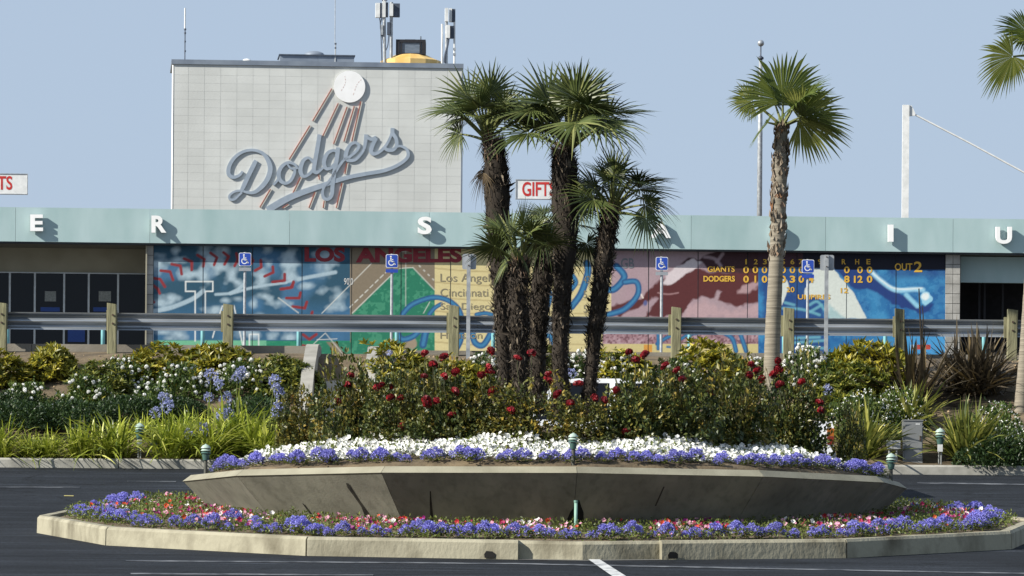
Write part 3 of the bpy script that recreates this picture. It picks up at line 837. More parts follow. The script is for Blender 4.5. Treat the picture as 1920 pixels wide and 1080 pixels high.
    for pts in ([(230, 590), (400, 600), (560, 650)], [(470, 560), (540, 530), (600, 600)], [(250, 540), (330, 560)], [(480, 620), (580, 560)], [(340, 860), (560, 850)], [(340, 900), (600, 880)], [(500, 940), (590, 950)]):
        p.mix(r * p.stroke(z7(pts), 5, 3) * .8, C3(110, 172, 186))
    wg = C3(206, 212, 204)
    p.mix(r * p.poly(z7([(490, 228), (690, 235), (735, 300), (868, 455), (985, 680), (648, 680), (610, 520), (520, 490), (420, 490), (430, 410), (505, 330)]), 1.5, 1.5), wg)
    p.mix(r * p.poly(z7([(640, 560), (720, 620), (790, 680), (640, 680)]), 5, 3) * .6, C3(120, 170, 178))
    p.mix(r * p.poly(z7([(215, 330), (262, 330), (286, 395), (222, 565), (200, 560)]), 1.5, 1), wg)
    p.mix(r * p.stroke(z7([(1020, 255), (1110, 340), (1240, 425), (1400, 420), (1490, 425)]), 8.5, 4), C3(150, 200, 222)); p.mix(r * p.stroke(z7([(1040, 275), (1130, 350), (1250, 415), (1480, 410)]), 3, 2.5), C3(214, 226, 226))
    p.mix(r * p.stroke(z7([(1340, 470), (1400, 530), (1440, 570)]), 8, 4), C3(140, 196, 218))
    p.mix(r * p.blob(1420 + 1520 / 4.8, 455 + 505 / 4.8, 13.5, 13.5, .12), C3(150, 200, 220)); p.mix(r * p.blob(1420 + 1512 / 4.8, 455 + 490 / 4.8, 10, 9, .35), C3(222, 230, 228))
    p.mix(r * p.rect(1690, 622, 1800, 999), C3(70, 148, 200)); p.mix(r * p.rect(1719, 647, 1744, 656), C3(178, 72, 60)); p.mix(r * p.rect(1708, 646, 1713, 657), C3(180, 200, 210))
    p.mix(p.rect(1504, 0, 1800, 505.5) * r * (1 - p.rect(1520, 503, 1565, 999)), C3(26, 28, 42))
    p.mix(p.rect(1421.5, 0, 1505, 501) * r, C3(66, 42, 52))
    return p.c * .88 * (0.94 + 0.12 * vnoise(X, Y, 2.2, 41)[..., None])
m, nt, b = _new('mural_paint')
at = nt.nodes.new('ShaderNodeAttribute'); at.attribute_name = 'paint'
nt.links.new(at.outputs['Color'], b.inputs['Base Color']); b.inputs['Roughness'].default_value = 0.65; b.inputs['Specular IOR Level'].default_value = 0.25
mural_m = m
mural = thing('mural', 'painted baseball mural of crowd, infield, league table and scoreboard on wall panels', 'mural', tuple(Wm(1030, 672)[:2]) + (zg,))
NP = 16
edges = np.linspace(X0, X1, NP + 1)
axis = plane_axis(S_B, K_B); sM = F / (DB + 0.34)
for i in range(NP):
    xs = np.linspace(edges[i] + 0.3, edges[i + 1] - 0.3, 63); ys = np.linspace(Y0, Y1, 148)
    Xg, Yg = np.meshgrid(xs, ys)
    colr = paint_mural(Xg, Yg)
    V = np.zeros(Xg.shape + (3,))
    c, s_ = math.cos(ROLL), math.sin(ROLL)
    dx, dy = Xg - 960.0, Yg - HZ
    xr, yr = 960 + dx * c + dy * s_, HZ - dx * s_ + dy * c
    sc = sM * (1 - K_B * (xr - 960) / 1920)
    V[..., 0] = (xr - 960) / sc; V[..., 1] = F / sc; V[..., 2] = np.clip((HZ - yr) / sc + EYE, None, ZF0 - 0.032)
    ny, nx = Xg.shape
    idx = np.arange(ny * nx).reshape(ny, nx)
    Fc = np.stack([idx[1:, :-1], idx[1:, 1:], idx[:-1, 1:], idx[:-1, :-1]], -1).reshape(-1, 4)
    mb = MB(); mb.add(V.reshape(-1, 3), Fc.tolist())
    o = mb.build('mural_panel', mural_m, mural)
    ca = o.data.color_attributes.new('paint', 'FLOAT_COLOR', 'POINT')
    rgba = np.ones((ny * nx, 4), np.float32); rgba[:, :3] = colr.reshape(-1, 3)
    ca.data.foreach_set('color', rgba.ravel())
joint_m = mat('panel_joint', lin(30, 34, 40), lin(44, 48, 54), rough=0.9)
for i in range(1, NP):
    mb = MB(); wbox(mb, Wm, edges[i] - 0.45, 464, edges[i] + 0.45, 680, -0.05, 0.004, (zm0, ZF0 - 0.055)); mb.build('panel_joint', joint_m, mural)
t_red = mat('mural_red', lin(128, 36, 48), lin(146, 46, 56), rough=0.7, scale=8)
t_grey = mat('mural_grey', lin(128, 120, 98), lin(146, 136, 112), rough=0.7, scale=8)
t_gold = mat('mural_gold', lin(206, 160, 52), lin(222, 178, 70), rough=0.7, scale=8)
t_slate = mat('mural_slate', lin(112, 116, 120), lin(124, 126, 130), rough=0.7, scale=8)
t_white = mat('mural_white', lin(200, 200, 196), lin(212, 212, 208), rough=0.7)
wtext('LOS', Wm, 571, 463, 647, 491, 0.008, t_red, mural, 'lettering', bold=0.05)
wtext('ANGELES', Wm, 667, 463.5, 866, 492.5, 0.008, t_red, mural, 'lettering', bold=0.05)
for txt, x0, y0, x1, y1 in (('Los Angeles', 825.6, 513, 939, 533), ('Cincinnati', 825.6, 541, 915, 556), ('San Diego', 825.6, 568, 920, 584.5), ('Houston', 825.6, 622, 904, 635)):
    wtext(txt, Wm, x0, y0, x1, y1, 0.008, t_grey, mural, 'lettering')
for yy, v in ((513, '42'), (541, '5'), (568, '5')):
    wtext(v, Wm, 1094, yy + 4, 1100 + 6 * (len(v) - 1), yy + 18, 0.008, t_grey, mural, 'lettering')
wtext('GB', Wm, 1164, 484, 1189, 503, 0.008, t_slate, mural, 'lettering', bold=0.02)
wtext("90'0", Wm, 645, 521, 662, 534, 0.008, t_white, mural, 'lettering')
def sb(txt, X, Ya, Yb, w, bold=0.02):
    xc = 1140 + X / 2.4615
    wtext(txt, Wm, xc - w / 2, 440 + Ya / 2.4615, xc + w / 2, 440 + Yb / 2.4615, 0.008, t_gold, mural, 'lettering', bold=bold)
sb('GIANTS', 522, 146, 172, 51); sb('DODGERS', 513, 190, 217, 59, 0.035)
for tx, X in (('1', 637), ('2', 682), ('3', 724), ('4', 766), ('5', 808), ('6', 851), ('7', 889), ('8', 935), ('9', 978), ('R', 1088), ('H', 1150), ('E', 1202)):
    sb(tx, X, 113, 137, 3.0 if tx == '1' else 7.5)
for tx, X in (('0', 637), ('0', 680), ('0', 722), ('0', 766), ('0', 808), ('0', 851), ('0', 892), ('0', 1102), ('0', 1163), ('0', 1207)): sb(tx, X, 147, 178, 10.5)
for tx, X in (('0', 637), ('1', 680), ('0', 722), ('2', 766), ('0', 808), ('3', 851), ('0', 892), ('4', 936), ('8', 1102), ('12', 1155), ('0', 1207)):
    sb(tx, X, 189, 222, 3.4 if tx == '1' else (16.5 if tx == '12' else 10.5), 0.035)
sb('20', 842, 241, 266, 15); sb('12', 1091, 246, 270, 14); sb('UMPIRES', 951, 276, 299, 61); sb('OUT', 1364, 132, 165, 33); sb('2', 1431, 124, 173, 15.5)

# ------------------------------------------------------------------ tower with the script sign
tw_m = mat('tower_block', lin(196, 198, 194), lin(210, 212, 208), rough=0.85, scale=0.6, rand=0.03, bump=0.08, bscale=14)
tw_mort = mat('tower_joint', lin(188, 190, 186), lin(200, 202, 198), rough=0.9)
ZT1 = float(T(595, 124)[2]); zt0 = float(zlot(196))
tower = thing('tower', 'tall windowless pale grey block tower behind the teal fascia', 'building', tuple(T(595, 400)[:2]) + (zt0,))
mb = MB(); wbox(mb, T, 324, 124, 867, 400, -2.9, 0.0, (zt0, ZT1)); mb.build('wall_core', tw_mort, tower)
cols = list(np.concatenate([[324.0], np.arange(352.8, 860, 30.35), [867.0]]))
rh = 15.2 / S_T
rest = MB()
for r in range(19):
    zhi = ZT1 - 0.06 - (r - 0.9) * rh if r else ZT1 - 0.003
    zlo = ZT1 - 0.06 - (r + 0.1) * rh
    if r == 0: zlo = ZT1 - 0.06 - 0.1 * rh
    for a, b in zip(cols[:-1], cols[1:]):
        if b - a < 3: continue
        tgt = MB() if 1 <= r <= 16 else rest
        wbox(tgt, T, a + 0.22, 200, b - 0.22, 210, -0.05, 0.005, (zlo + 0.002, zhi - 0.002))
        if tgt is not rest: tgt.build('block', tw_m, tower)
stuff(rest.build('block_rows', tw_m, tower))
cap_m = mat('grey_roof_cap', lin(118, 128, 142), lin(136, 146, 158), rough=0.5, metal=0.2, scale=2)
mb = MB(); wbox(mb, T, 321.5, 112, 869, 120, -3.0, 0.06, (ZT1 - 0.005, ZT1 + 0.15)); mb.build('roof_cap', cap_m, tower)
sunlit_side_m = mat('sunlit_side_white', lin(224, 224, 220), lin(236, 236, 232), rough=0.5)  # white strip imitating the tower's sunlit side by its colour
a0, a1, a2 = T(322.0, 250, -0.10), T(324.0, 250, 0.02), T(324.0, 250, -0.10)
V = [(p[0], p[1], z) for z in (zt0, ZT1 - 0.01) for p in (a0, a1, a2)]
MB().add(V, [(0, 1, 4, 3), (1, 2, 5, 4), (2, 0, 3, 5), (0, 2, 1), (3, 4, 5)]).build('corner_strip', sunlit_side_m, tower)
mb = MB(); wbox(mb, T, 864.5, 124, 867.6, 400, -0.1, 0.04, (zt0, ZT1 - 0.01)); mb.build('corner_strip', cap_m, tower)

sign_m = mat('blue_grey_sign_enamel', lin(148, 161, 174), lin(160, 172, 185), rough=0.5, scale=4, rand=0.02)
tube_m = mat('red_brown_tube', lin(168, 92, 74), lin(186, 112, 92), rough=0.5, scale=6)
tubew_m = mat('pale_tube_backing', lin(196, 192, 182), lin(208, 204, 194), rough=0.6, scale=6)
sgn = thing('script_sign', 'blue-grey cursive team name with white baseball and red streaks on the tower', 'sign', tuple(T(600, 330)))
def zl(pts): return [(415 + x / 6.17, 220 + y / 6.17) for x, y in pts]
def zr_(pts): return [(595 + x / 6.17, 220 + y / 6.17) for x, y in pts]
_k = [0]
def letter(name, strokes, label=None):
    mb = MB()
    for pts, w in strokes:
        _k[0] += 1
        ribbon(mb, T, pts, np.asarray(w) * .90 / 6.17, 0.056 + 0.0022 * (_k[0] % 9), 0.05)
    o = mb.build(name, sign_m, sgn)
    return o
letter('letter', [(zl([(245, 625), (210, 670), (140, 695), (85, 660), (90, 570), (150, 470), (250, 400), (370, 380), (480, 420), (545, 510), (565, 610), (530, 720), (460, 810), (380, 868), (300, 870), (225, 850), (150, 862), (95, 905), (100, 950), (150, 950), (200, 905), (235, 870)]),
                  [28, 36, 44, 52, 50, 44, 38, 36, 44, 56, 62, 62, 58, 46, 34, 28, 28, 30, 30, 32, 30, 30]),
                  (zl([(400, 500), (370, 560), (310, 680), (260, 790), (225, 865)]), [50, 56, 58, 56, 40])])
letter('letter', [(zl([(880, 600), (845, 545), (770, 525), (700, 570), (662, 650), (680, 730), (740, 765), (800, 735), (840, 660), (845, 600), (800, 590), (765, 545)]), [30, 34, 38, 46, 54, 50, 40, 40, 40, 34, 28, 24]), (zl([(600, 785), (640, 740), (665, 700)]), [30, 32, 34])])
letter('letter', [(zl([(1060, 520), (1010, 470), (950, 500), (915, 590), (925, 660), (965, 685), (1030, 645), (1085, 570)]), [34, 36, 46, 56, 50, 40, 40, 40]), (zl([(1135, 200), (1115, 330), (1085, 500), (1070, 610), (1100, 640), (1150, 610), (1180, 580)]), [52, 54, 54, 54, 46, 34, 28])])
letter('letter', [(zr_([(225, 400), (180, 385), (115, 420), (75, 510), (95, 590), (150, 590), (200, 540)]), [38, 38, 46, 54, 46, 40, 40]), (zr_([(240, 350), (225, 470), (195, 640), (175, 790), (165, 900), (120, 950), (70, 930), (60, 870), (80, 800), (130, 745), (205, 640), (255, 560), (300, 500)]), [52, 54, 54, 52, 48, 42, 40, 36, 34, 34, 36, 36, 34])])
letter('letter', [(zr_([(300, 500), (370, 460), (450, 390), (480, 330), (440, 295), (380, 320), (335, 400), (330, 470), (370, 500), (440, 490), (500, 430), (540, 370)]), [34, 34, 38, 40, 38, 42, 52, 54, 46, 40, 38, 34])])
letter('letter', [(zr_([(540, 370), (555, 290), (565, 200)]), [36, 46, 52]), (zr_([(565, 225), (620, 255), (680, 235)]), [40, 44, 50]), (zr_([(680, 240), (640, 320), (620, 390), (650, 425), (720, 400), (790, 330), (840, 240), (860, 180)]), [50, 54, 54, 46, 40, 36, 34, 34])])
letter('letter', [(zr_([(870, 125), (870, 185), (910, 250), (915, 330), (870, 380), (800, 375), (775, 340)]), [52, 50, 46, 44, 46, 44, 38])])
letter('swoosh', [(zr_([(890, 350), (960, 335), (1030, 370), (1050, 440), (1010, 500), (900, 570), (760, 620), (560, 655), (380, 690), (200, 740), (60, 790), (-60, 830), (-280, 910), (-420, 980), (-520, 1040), (-580, 1075)]),
                  [26, 30, 38, 42, 42, 44, 48, 50, 52, 58, 64, 70, 80, 84, 86, 86])])
bb = T(655, 163)
mb = MB()
ax = plane_axis(S_T, K_T); nr = np.array([ax[1], -ax[0], 0])
n = 48; rad = 29.5 / S_T
V = [bb + nr * o + ax * rad * math.cos(2 * math.pi * i / n) + np.array([0, 0, 1]) * rad * math.sin(2 * math.pi * i / n) for o in (0.075, 0.02) for i in range(n)]
mb.add(V, [tuple(range(n))] + [tuple(range(2 * n - 1, n - 1, -1))] + [(i, n + i, n + (i + 1) % n, (i + 1) % n) for i in range(n)])
ball = mb.build('baseball', white_m, sgn)
st_m = mat('faded_stitch', lin(206, 176, 164), lin(216, 190, 178), rough=0.7)
def zb(pts): return [(400 + x / 3.857, 120 + y / 3.857) for x, y in pts]
for pts in ([(950, 90), (955, 130), (942, 165), (920, 200)], [(1068, 115), (1040, 145), (1025, 180), (1008, 235)]):
    q = catmull(zb(pts), 4)
    for i in range(0, len(q) - 1):
        if i % 2: continue
        mb = MB(); ribbon(mb, T, [q[i], q[i + 1]], [0.9, 0.9], 0.079, 0.003, 1); mb.build('stitch', st_m, ball)
for a, b in (([856, 178], [717, 412]), ([697, 446], [547, 690]), ([412, 905], [335, 1036]), ([903, 283], [790, 520]), ([630, 820], [572, 938]), ([966, 310], [868, 578]), ([735, 925], [690, 1040]), ([762, 800], [765, 835]), ([1018, 305], [943, 560]), ([800, 990], [793, 1040]), ([1066, 270], [1000, 560]), ([965, 715], [950, 795]), ([930, 860], [888, 1040]), ([540, 1015], [500, 1040])):
    pa, pb = zb([a, b])
    for dx, mm, w, nm in ((0, tube_m, 1.3, 'streak_tube'), (2.4, tubew_m, 1.8, 'streak_backing')):
        mb = MB(); ribbon(mb, T, [(pa[0] + dx, pa[1] + dx * .3), (pb[0] + dx, pb[1] + dx * .3)], [w, w], 0.052 if dx == 0 else 0.046, 0.04, 1)
        mb.build(nm, mm, sgn)

# ------------------------------------------------------------------ on the tower roof
gal = mat('galvanised_steel', lin(150, 154, 158), lin(186, 190, 192), rough=0.45, metal=0.35, scale=9)
whm = mat('white_equipment', lin(212, 214, 212), lin(230, 231, 229), rough=0.5)
dkm = mat('dark_equipment', lin(66, 74, 88), lin(84, 92, 104), rough=0.6)
TB = plane(F / (F / S_T + 1.1), K_T)     # a little behind the parapet
zroof = ZT1 + 0.02
pent = thing('roof_plant_room', 'low grey metal plant room on the tower roof below a small dish', 'plant room', tuple(TB(594, 112)[:2]) + (zroof,))
for a, b in ((525, 596), (596.3, 664)):
    mb = MB(); wbox(mb, TB, a, 103, b, 118, -1.5, 0, (zroof - .1, float(TB(594, 104.5)[2]))); mb.build('wall', cap_m, pent)
mb = MB(); wbox(mb, TB, 523, 100, 666, 102, -1.6, 0.06, (float(TB(594, 104.5)[2]) + .002, float(TB(594, 102.5)[2]))); mb.build('roof', dkm, pent)
dish = thing('roof_dish', 'dark shallow domed dish on top of the roof plant room', 'dish', tuple(TB(591, 100)[:2]) + (float(TB(591, 102.5)[2]),))
mb = MB(); p0 = TB(591, 100, -0.9); mb.lathe([(0.38, 0), (0.37, 0.08), (0.30, 0.15), (0.17, 0.20), (0.03, 0.215)], (p0[0], p0[1], float(TB(591, 102.5)[2])), 24); mb.build('dome', cap_m, dish, True)
dome = thing('white_roof_dome', 'small white dome vent on the tower roof', 'vent', (TB(463, 112)[0], TB(463, 112)[1], zroof))
MB().lathe([(0.19, -0.02), (0.19, 0.16), (0.16, 0.24), (0.10, 0.29), (0.02, 0.31)], (TB(463, 112)[0], TB(463, 112)[1], zroof), 20).build('dome', whm, dome, True)
def mast_obj(name, label, cat, x, yt, segs, collars=()):
    o = thing(name, label, cat, (TB(x, 112)[0], TB(x, 112)[1], zroof))
    for y0, y1, r, mm, nm in segs:
        a, b = TB(x, y1), TB(x, y0); a[0] = b[0]; a[1] = b[1]
        if y1 >= 112: a[2] = zroof
        MB().tube([a, b], r, 8).build(nm, mm, o)
    for y, r in collars:
        a, b = TB(x, y + 1.5), TB(x, y - 1.5)
        MB().tube([a, b], r, 8).build('clamp', dkm, o)
    return o
mast_obj('whip_antenna', 'whip antenna with thick white upper half at the sunlit edge of the tower', 'antenna', 347, 15, [(54, 118, 0.018, dkm, 'mast'), (15, 54, 0.026, whm, 'whip')], [(55, .04), (62, .035), (78, .03), (96, .03)])
mast_obj('thin_antenna', 'very tall thin grey antenna rising in front of the roof plant room', 'antenna', 629, -60, [(80, 118, 0.022, gal, 'mast'), (-60, 80, 0.012, gal, 'whip')], [(82, .035), (90, .03)])
def panel(o, x0, y0, x1, y1, mm, nm='antenna_panel', th=0.22, off=0.1):
    mb = MB(); wbox(mb, TB, x0, y0, x1, y1, off - th, off); mb.build(nm, mm, o)
def pole(o, x0, y0, x1, y1, r, mm, nm='pole', off=0.0):
    a, b = TB(x0, y0, off), TB(x1, y1, off)
    if y0 >= 112: a[2] = zroof
    MB().tube([a, b], r, 8).build(nm, mm, o)
cl = thing('antenna_cluster', 'cluster of pole-mounted cell antenna panels beside the yellow cupola, cables hanging', 'antenna', (TB(725, 112)[0], TB(725, 112)[1], zroof))
pole(cl, 721, 118, 720, -8, 0.055, gal); pole(cl, 733, 118, 734, 4, 0.055, gal)
panel(cl, 704, 6, 712, 33, whm); panel(cl, 712.2, 6, 716.5, 33, dkm, 'panel_side', .2, .08); panel(cl, 716.8, 3, 722.5, 33, whm, th=.2, off=.16); panel(cl, 723, 5, 727.5, 32, dkm, 'panel_side')
panel(cl, 730, 8, 736.5, 31, whm, off=.2); panel(cl, 736.7, 7, 749.5, 32, dkm, 'panel_side'); panel(cl, 726, 42, 731, 65, dkm, 'radio_unit'); panel(cl, 714, 47, 718, 66, gal, 'radio_unit')
for pts in ([(712, 34), (714, 60), (716, 118)], [(716, 34), (713, 50), (717, 70), (721, 90)], [(729, 66), (727, 85), (723, 95)], [(718, 3), (716, -5), (722, -8)], [(722, 4), (728, -4), (724, -8)]):
    MB().tube(catmull([TB(x, y, 0.03) for x, y in pts], 5), 0.018, 6).build('cable', dkm, cl)
cl = thing('antenna_group', 'pair of stacked cell antenna panels on poles at the shaded end of the tower', 'antenna', (TB(842, 118)[0], TB(842, 118)[1], zroof))
pole(cl, 837, 118, 837, 20, 0.05, gal); pole(cl, 852, 118, 852, 17, 0.035, whm); pole(cl, 829, 118, 829, 45, 0.035, whm, 'whip')
panel(cl, 834, 16, 840, 41, whm, off=.2); panel(cl, 842.5, 16, 847, 41, whm); panel(cl, 847.2, 17, 853.5, 41, dkm, 'panel_side', off=.05); panel(cl, 836, 48, 843, 72, whm, off=.2); panel(cl, 843.2, 49, 851, 72, dkm, 'panel_side')
MB().tube(catmull([TB(x, y, .05) for x, y in ((841, 73), (838, 90), (834, 105), (833, 118))], 5), 0.035, 6).build('cable', dkm, cl)
for y in (92, 102): panel(cl, 849.5, y - 2, 854.5, y + 2, gal, 'clamp', .1, .08)
yel = mat('yellow_cupola_paint', lin(206, 164, 88), lin(226, 196, 132), rough=0.6, scale=1.5)
cup = thing('roof_cupola', 'flared yellow roof cupola with a black glazed lantern on the tower', 'cupola', (TB(777, 118)[0], TB(777, 118, -1)[1], zroof))
cx, cy = TB(772, 112, -0.5)[:2]
zf = lambda y: float(TB(772, y)[2])
MB().lathe([(1.02, zroof - .3), (1.02, zf(112)), (0.78, zf(107)), (0.55, zf(101)), (0.42, zf(99.5))], (cx, cy, 0), 12).build('flared_roof', yel, cup)
frm = mat('black_lantern_frame', lin(30, 30, 34), lin(40, 40, 44), rough=0.5)
gl2 = mat('grey_lantern_glass', lin(92, 104, 118), lin(110, 122, 136), rough=0.25, scale=4, stretch=(1, 1, 5))
w2 = 0.5
MB().box((cx - w2 + .05, cy - w2 + .05, zf(101)), (cx + w2 - .05, cy + w2 - .05, zf(79))).build('lantern_glass', gl2, cup)
MB().box((cx - w2, cy - w2, zf(79.2)), (cx + w2, cy + w2, zf(74))).build('lantern_roof', frm, cup)
MB().box((cx - w2, cy - w2, zf(102)), (cx + w2, cy + w2, zf(99.5))).build('lantern_sill', frm, cup)
for sx in (-1, 1):
    for sy in (-1, 1): MB().box((cx + sx * (w2 - .06) - .06, cy + sy * (w2 - .06) - .06, zf(99.4)), (cx + sx * (w2 - .06) + .06, cy + sy * (w2 - .06) + .06, zf(79.3))).build('lantern_post', frm, cup)
for sx in (-0.32, 0.32): MB().box((cx + sx - .02, cy - w2, zf(99.4)), (cx + sx + .02, cy - w2 + .04, zf(79.3))).build('lantern_post', frm, cup)
MB().box((cx - .2, cy - .2, zf(74) + .002), (cx + .15, cy + .2, zf(72))).build('cap', frm, cup)
MB().tube([(cx + .33, cy, zf(74)), (cx + .33, cy, zf(65))], 0.022, 6).build('spike', whm, cup)

# ------------------------------------------------------------------ roof signs, poles
SG = plane(58.0, K_B)
red_m = mat('sign_red', lin(186, 44, 40), lin(200, 56, 50), rough=0.5)
def roof_sign(name, label, x0, y0, x1, y1, txt, tx0, tx1, ty0, ty1, posts):
    o = thing(name, label, 'sign', tuple(SG((x0 + x1) / 2, y1)))
    mb = MB(); wbox(mb, SG, x0 + 1.2, y0 + 1.2, x1 - 1.2, y1 - 1.2, -0.14, 0.0); mb.build('face', whm, o)
    for a in ((x0, y0, x1, y0 + 1.1), (x0, y1 - 1.1, x1, y1), (x0, y0 + 1.2, x0 + 1.1, y1 - 1.2), (x1 - 1.1, y0 + 1.2, x1, y1 - 1.2)):
        mb = MB(); wbox(mb, SG, *a, -0.16, 0.02); mb.build('frame', gal, o)
    wtext(txt, SG, tx0, ty0, tx1, ty1, 0.006, red_m, o, 'lettering', bold=0.02)
    for x in posts:
        a, b = SG(x, y1, -0.08), SG(x, 404, -0.08)
        MB().tube([a, (a[0], a[1], ZF1 - 0.35)], 0.04, 8).build('post', gal, o)
roof_sign('roof_sign', 'white roof sign with red capitals ending TS on the entrance-door side of the tower', -70, 325, 52, 364, 'GIFTS', -42, 23, 330, 356, (-55, -20))
roof_sign('roof_sign', 'white roof sign with red capitals between the tall palm trunks', 967, 337, 1092, 374, 'GIFTS', 979, 1041, 341, 368, (1042, 1066))
fp = P(1424, 400, 205); zf0 = float(zlot(205))
fl = thing('flagpole', 'tall grey flagpole topped with a ball and no flag', 'flagpole', (fp[0], 205, zf0))
zt_ = P(1424, 108, 205)[2]
MB().tube([(fp[0], 205, zf0), (fp[0], 205, P(1424, 250, 205)[2]), (fp[0], 205, zt_)], [.105, .085, .06], 12).build('pole', gal, fl, True)
MB().lathe([(.10, zt_ - .06), (.11, zt_), (.05, zt_ + .05), (.025, zt_ + .07), (.025, P(1424, 86, 205)[2])], (fp[0], 205, 0), 12).build('truck', dkm, fl, True)
zc = P(1424, 81, 205)[2]; rb = 6.2 * 205 / F
MB().lathe([(rb * math.sin(t) + .001, zc - rb * math.cos(t)) for t in np.linspace(0.05, math.pi - .05, 12)], (fp[0], 205, 0), 20).build('ball', mat('aluminium_ball', lin(160, 164, 168), lin(176, 180, 184), rough=.3, metal=.5), fl, True)
mp_ = P(1697, 405, 200)
ms = thing('cable_mast', 'square white steel mast with a stay cable running down to one side', 'mast', (mp_[0], 200, float(zlot(200))))
mx0, mx1 = P(1691.5, 300, 200)[0], P(1704, 300, 200)[0]; mzt = P(1697, 197, 200)[2]
MB().box((mx0, 199.9, float(zlot(200))), (mx1, 200.12, mzt)).build('post', whm, ms)
q = [P(x, y, 200) for x, y in ((1704.4, 198), (1709, 198), (1716, 212), (1716, 217), (1704.4, 218))]
mb = MB(); nn = len(q)
mb.add([(p[0], 199.95, p[2]) for p in q] + [(p[0], 200.05, p[2]) for p in q], [tuple(range(nn)), tuple(range(2 * nn - 1, nn - 1, -1))] + [(i, nn + i, nn + (i + 1) % nn, (i + 1) % nn) for i in range(nn)]).build('bracket', whm, ms)
MB().tube([P(1714, 214, 200), P(1818, 268, 200), P(1925, 326, 200), P(2160, 462, 200)], 0.032, 6).build('stay_cable', whm, ms)
# ------------------------------------------------------------------ guard rail along the top of the bank
DR = 100.0
wood_m = mat('weathered_post_timber', lin(104, 102, 78), lin(142, 139, 108), rough=0.9, scale=5, stretch=(4, 4, .5), bump=0.35, bscale=14, rand=0.08)
steel_m = mat('galvanised_rail_steel', lin(128, 136, 144), lin(176, 182, 188), rough=0.38, metal=0.55, scale=2.5, stretch=(.3, 1, 4))
bolt_m = mat('rusty_bolt', lin(54, 46, 40), lin(84, 68, 56), rough=0.7)
zr0 = (HZ - der(960, 623.5)[1]) * DR / F + EYE; zr1 = (HZ - der(960, 591)[1]) * DR / F + EYE
rail = thing('guard_rail', 'steel W-beam guard rail on weathered timber posts along the top of the bank', 'guard rail', (0, DR, float(zbank(DR))))
posts = [-420, -208, 3, 211, 427, 851, 1059, 1267, 1479, 1688, 1897, 2108, 2318]
prof = [(0.0, 0.0), (0.006, 0.02), (0.070, 0.055), (0.078, 0.085), (0.012, 0.135), (0.006, 0.155), (0.012, 0.175), (0.078, 0.225), (0.070, 0.255), (0.006, 0.29), (0.0, 0.31)]
hh = zr1 - zr0
def beam(xa, xb, lift):
    pr = [(DR + 0.20 + y + lift, zr0 + z * hh / 0.31) for y, z in prof]
    pr2 = [(y + 0.006, z) for y, z in pr]
    loop = pr + pr2[::-1]; n = len(loop)
    V = [(xa, y, z) for y, z in loop] + [(xb, y, z) for y, z in loop]
    Fc = [(i, (i + 1) % n, n + (i + 1) % n, n + i) for i in range(n)] + [tuple(range(n))[::-1], tuple(range(n, 2 * n))]
    return MB().add(V, Fc).build('rail_beam', steel_m, rail)
for i, (a, b) in enumerate(zip(posts[:-1], posts[1:])):
    beam(Xat(a, 607, DR) - 0.12, Xat(b, 607, DR) + 0.10, 0.009 * (i % 2))
for i, px in enumerate(posts):
    yb, yt = 672, 570 + (px - 427) * 0.0068
    x = Xat(px, 607, DR); zt = P(px, yt, DR)[2]; zb = float(zbank(DR)) - 0.5
    w = 0.085 + 0.006 * ((i * 7) % 3 - 1)
    c = 0.012
    mb = MB()
    ln = 0.012 * ((i * 5) % 3 - 1)
    prf = [(-w + c, -0.1), (w - c, -0.1), (w, -0.1 + c), (w, 0.1 - c), (w - c, 0.1), (-w + c, 0.1), (-w, 0.1 - c), (-w, -0.1 + c)]
    V = [(x + u, DR + v, zb) for u, v in prf] + [(x + u + ln, DR + v, zt - (0.02 if u > 0 else 0)) for u, v in prf]
    mb.add(V, [(k, (k + 1) % 8, 8 + (k + 1) % 8, 8 + k) for k in range(8)] + [tuple(range(7, -1, -1)), tuple(range(8, 16))])
    p = mb.build('post', wood_m, rail)
    for dz in (0.055, 0.20):
        MB().tube([(x + .01, DR - 0.118, zr1 - dz), (x + .01, DR - 0.099, zr1 - dz)], 0.018, 8).build('bolt', bolt_m, p)
    MB().box((x - w - 0.035, DR + 0.102, zr0 - 0.02), (x + w - 0.01, DR + 0.199, zr1 + 0.04)).build('spacer_block', wood_m, rail)

# ------------------------------------------------------------------ parking signs and bollards in the upper lot
blue_s = mat('sign_blue', lin(34, 66, 158), lin(42, 76, 168), rough=0.45)
wsign = mat('sign_white', lin(214, 217, 220), lin(224, 226, 228), rough=0.5)
backm = mat('sign_back_aluminium', lin(150, 155, 160), lin(170, 174, 178), rough=0.4, metal=0.3, scale=5)
def rrect(cx, cz, w, h, r, n=5):
    pts = []
    for sx, sz, a0 in ((1, 1, 0), (-1, 1, 90), (-1, -1, 180), (1, -1, 270)):
        for k in range(n + 1):
            a = math.radians(a0 + 90 * k / n)
            pts.append((cx + sx * (w / 2 - r) + r * math.cos(a), cz + sz * (h / 2 - r) + r * math.sin(a)))
    return pts
def plate(pts, y0, y1, nm, m, parent):
    n = len(pts)
    V = [(u, y0, v) for u, v in pts] + [(u, y1, v) for u, v in pts]
    return MB().add(V, [tuple(range(n)), tuple(range(2 * n - 1, n - 1, -1))] + [(i, n + i, n + (i + 1) % n, (i + 1) % n) for i in range(n)]).build(nm, m, parent)
DS = 153.0
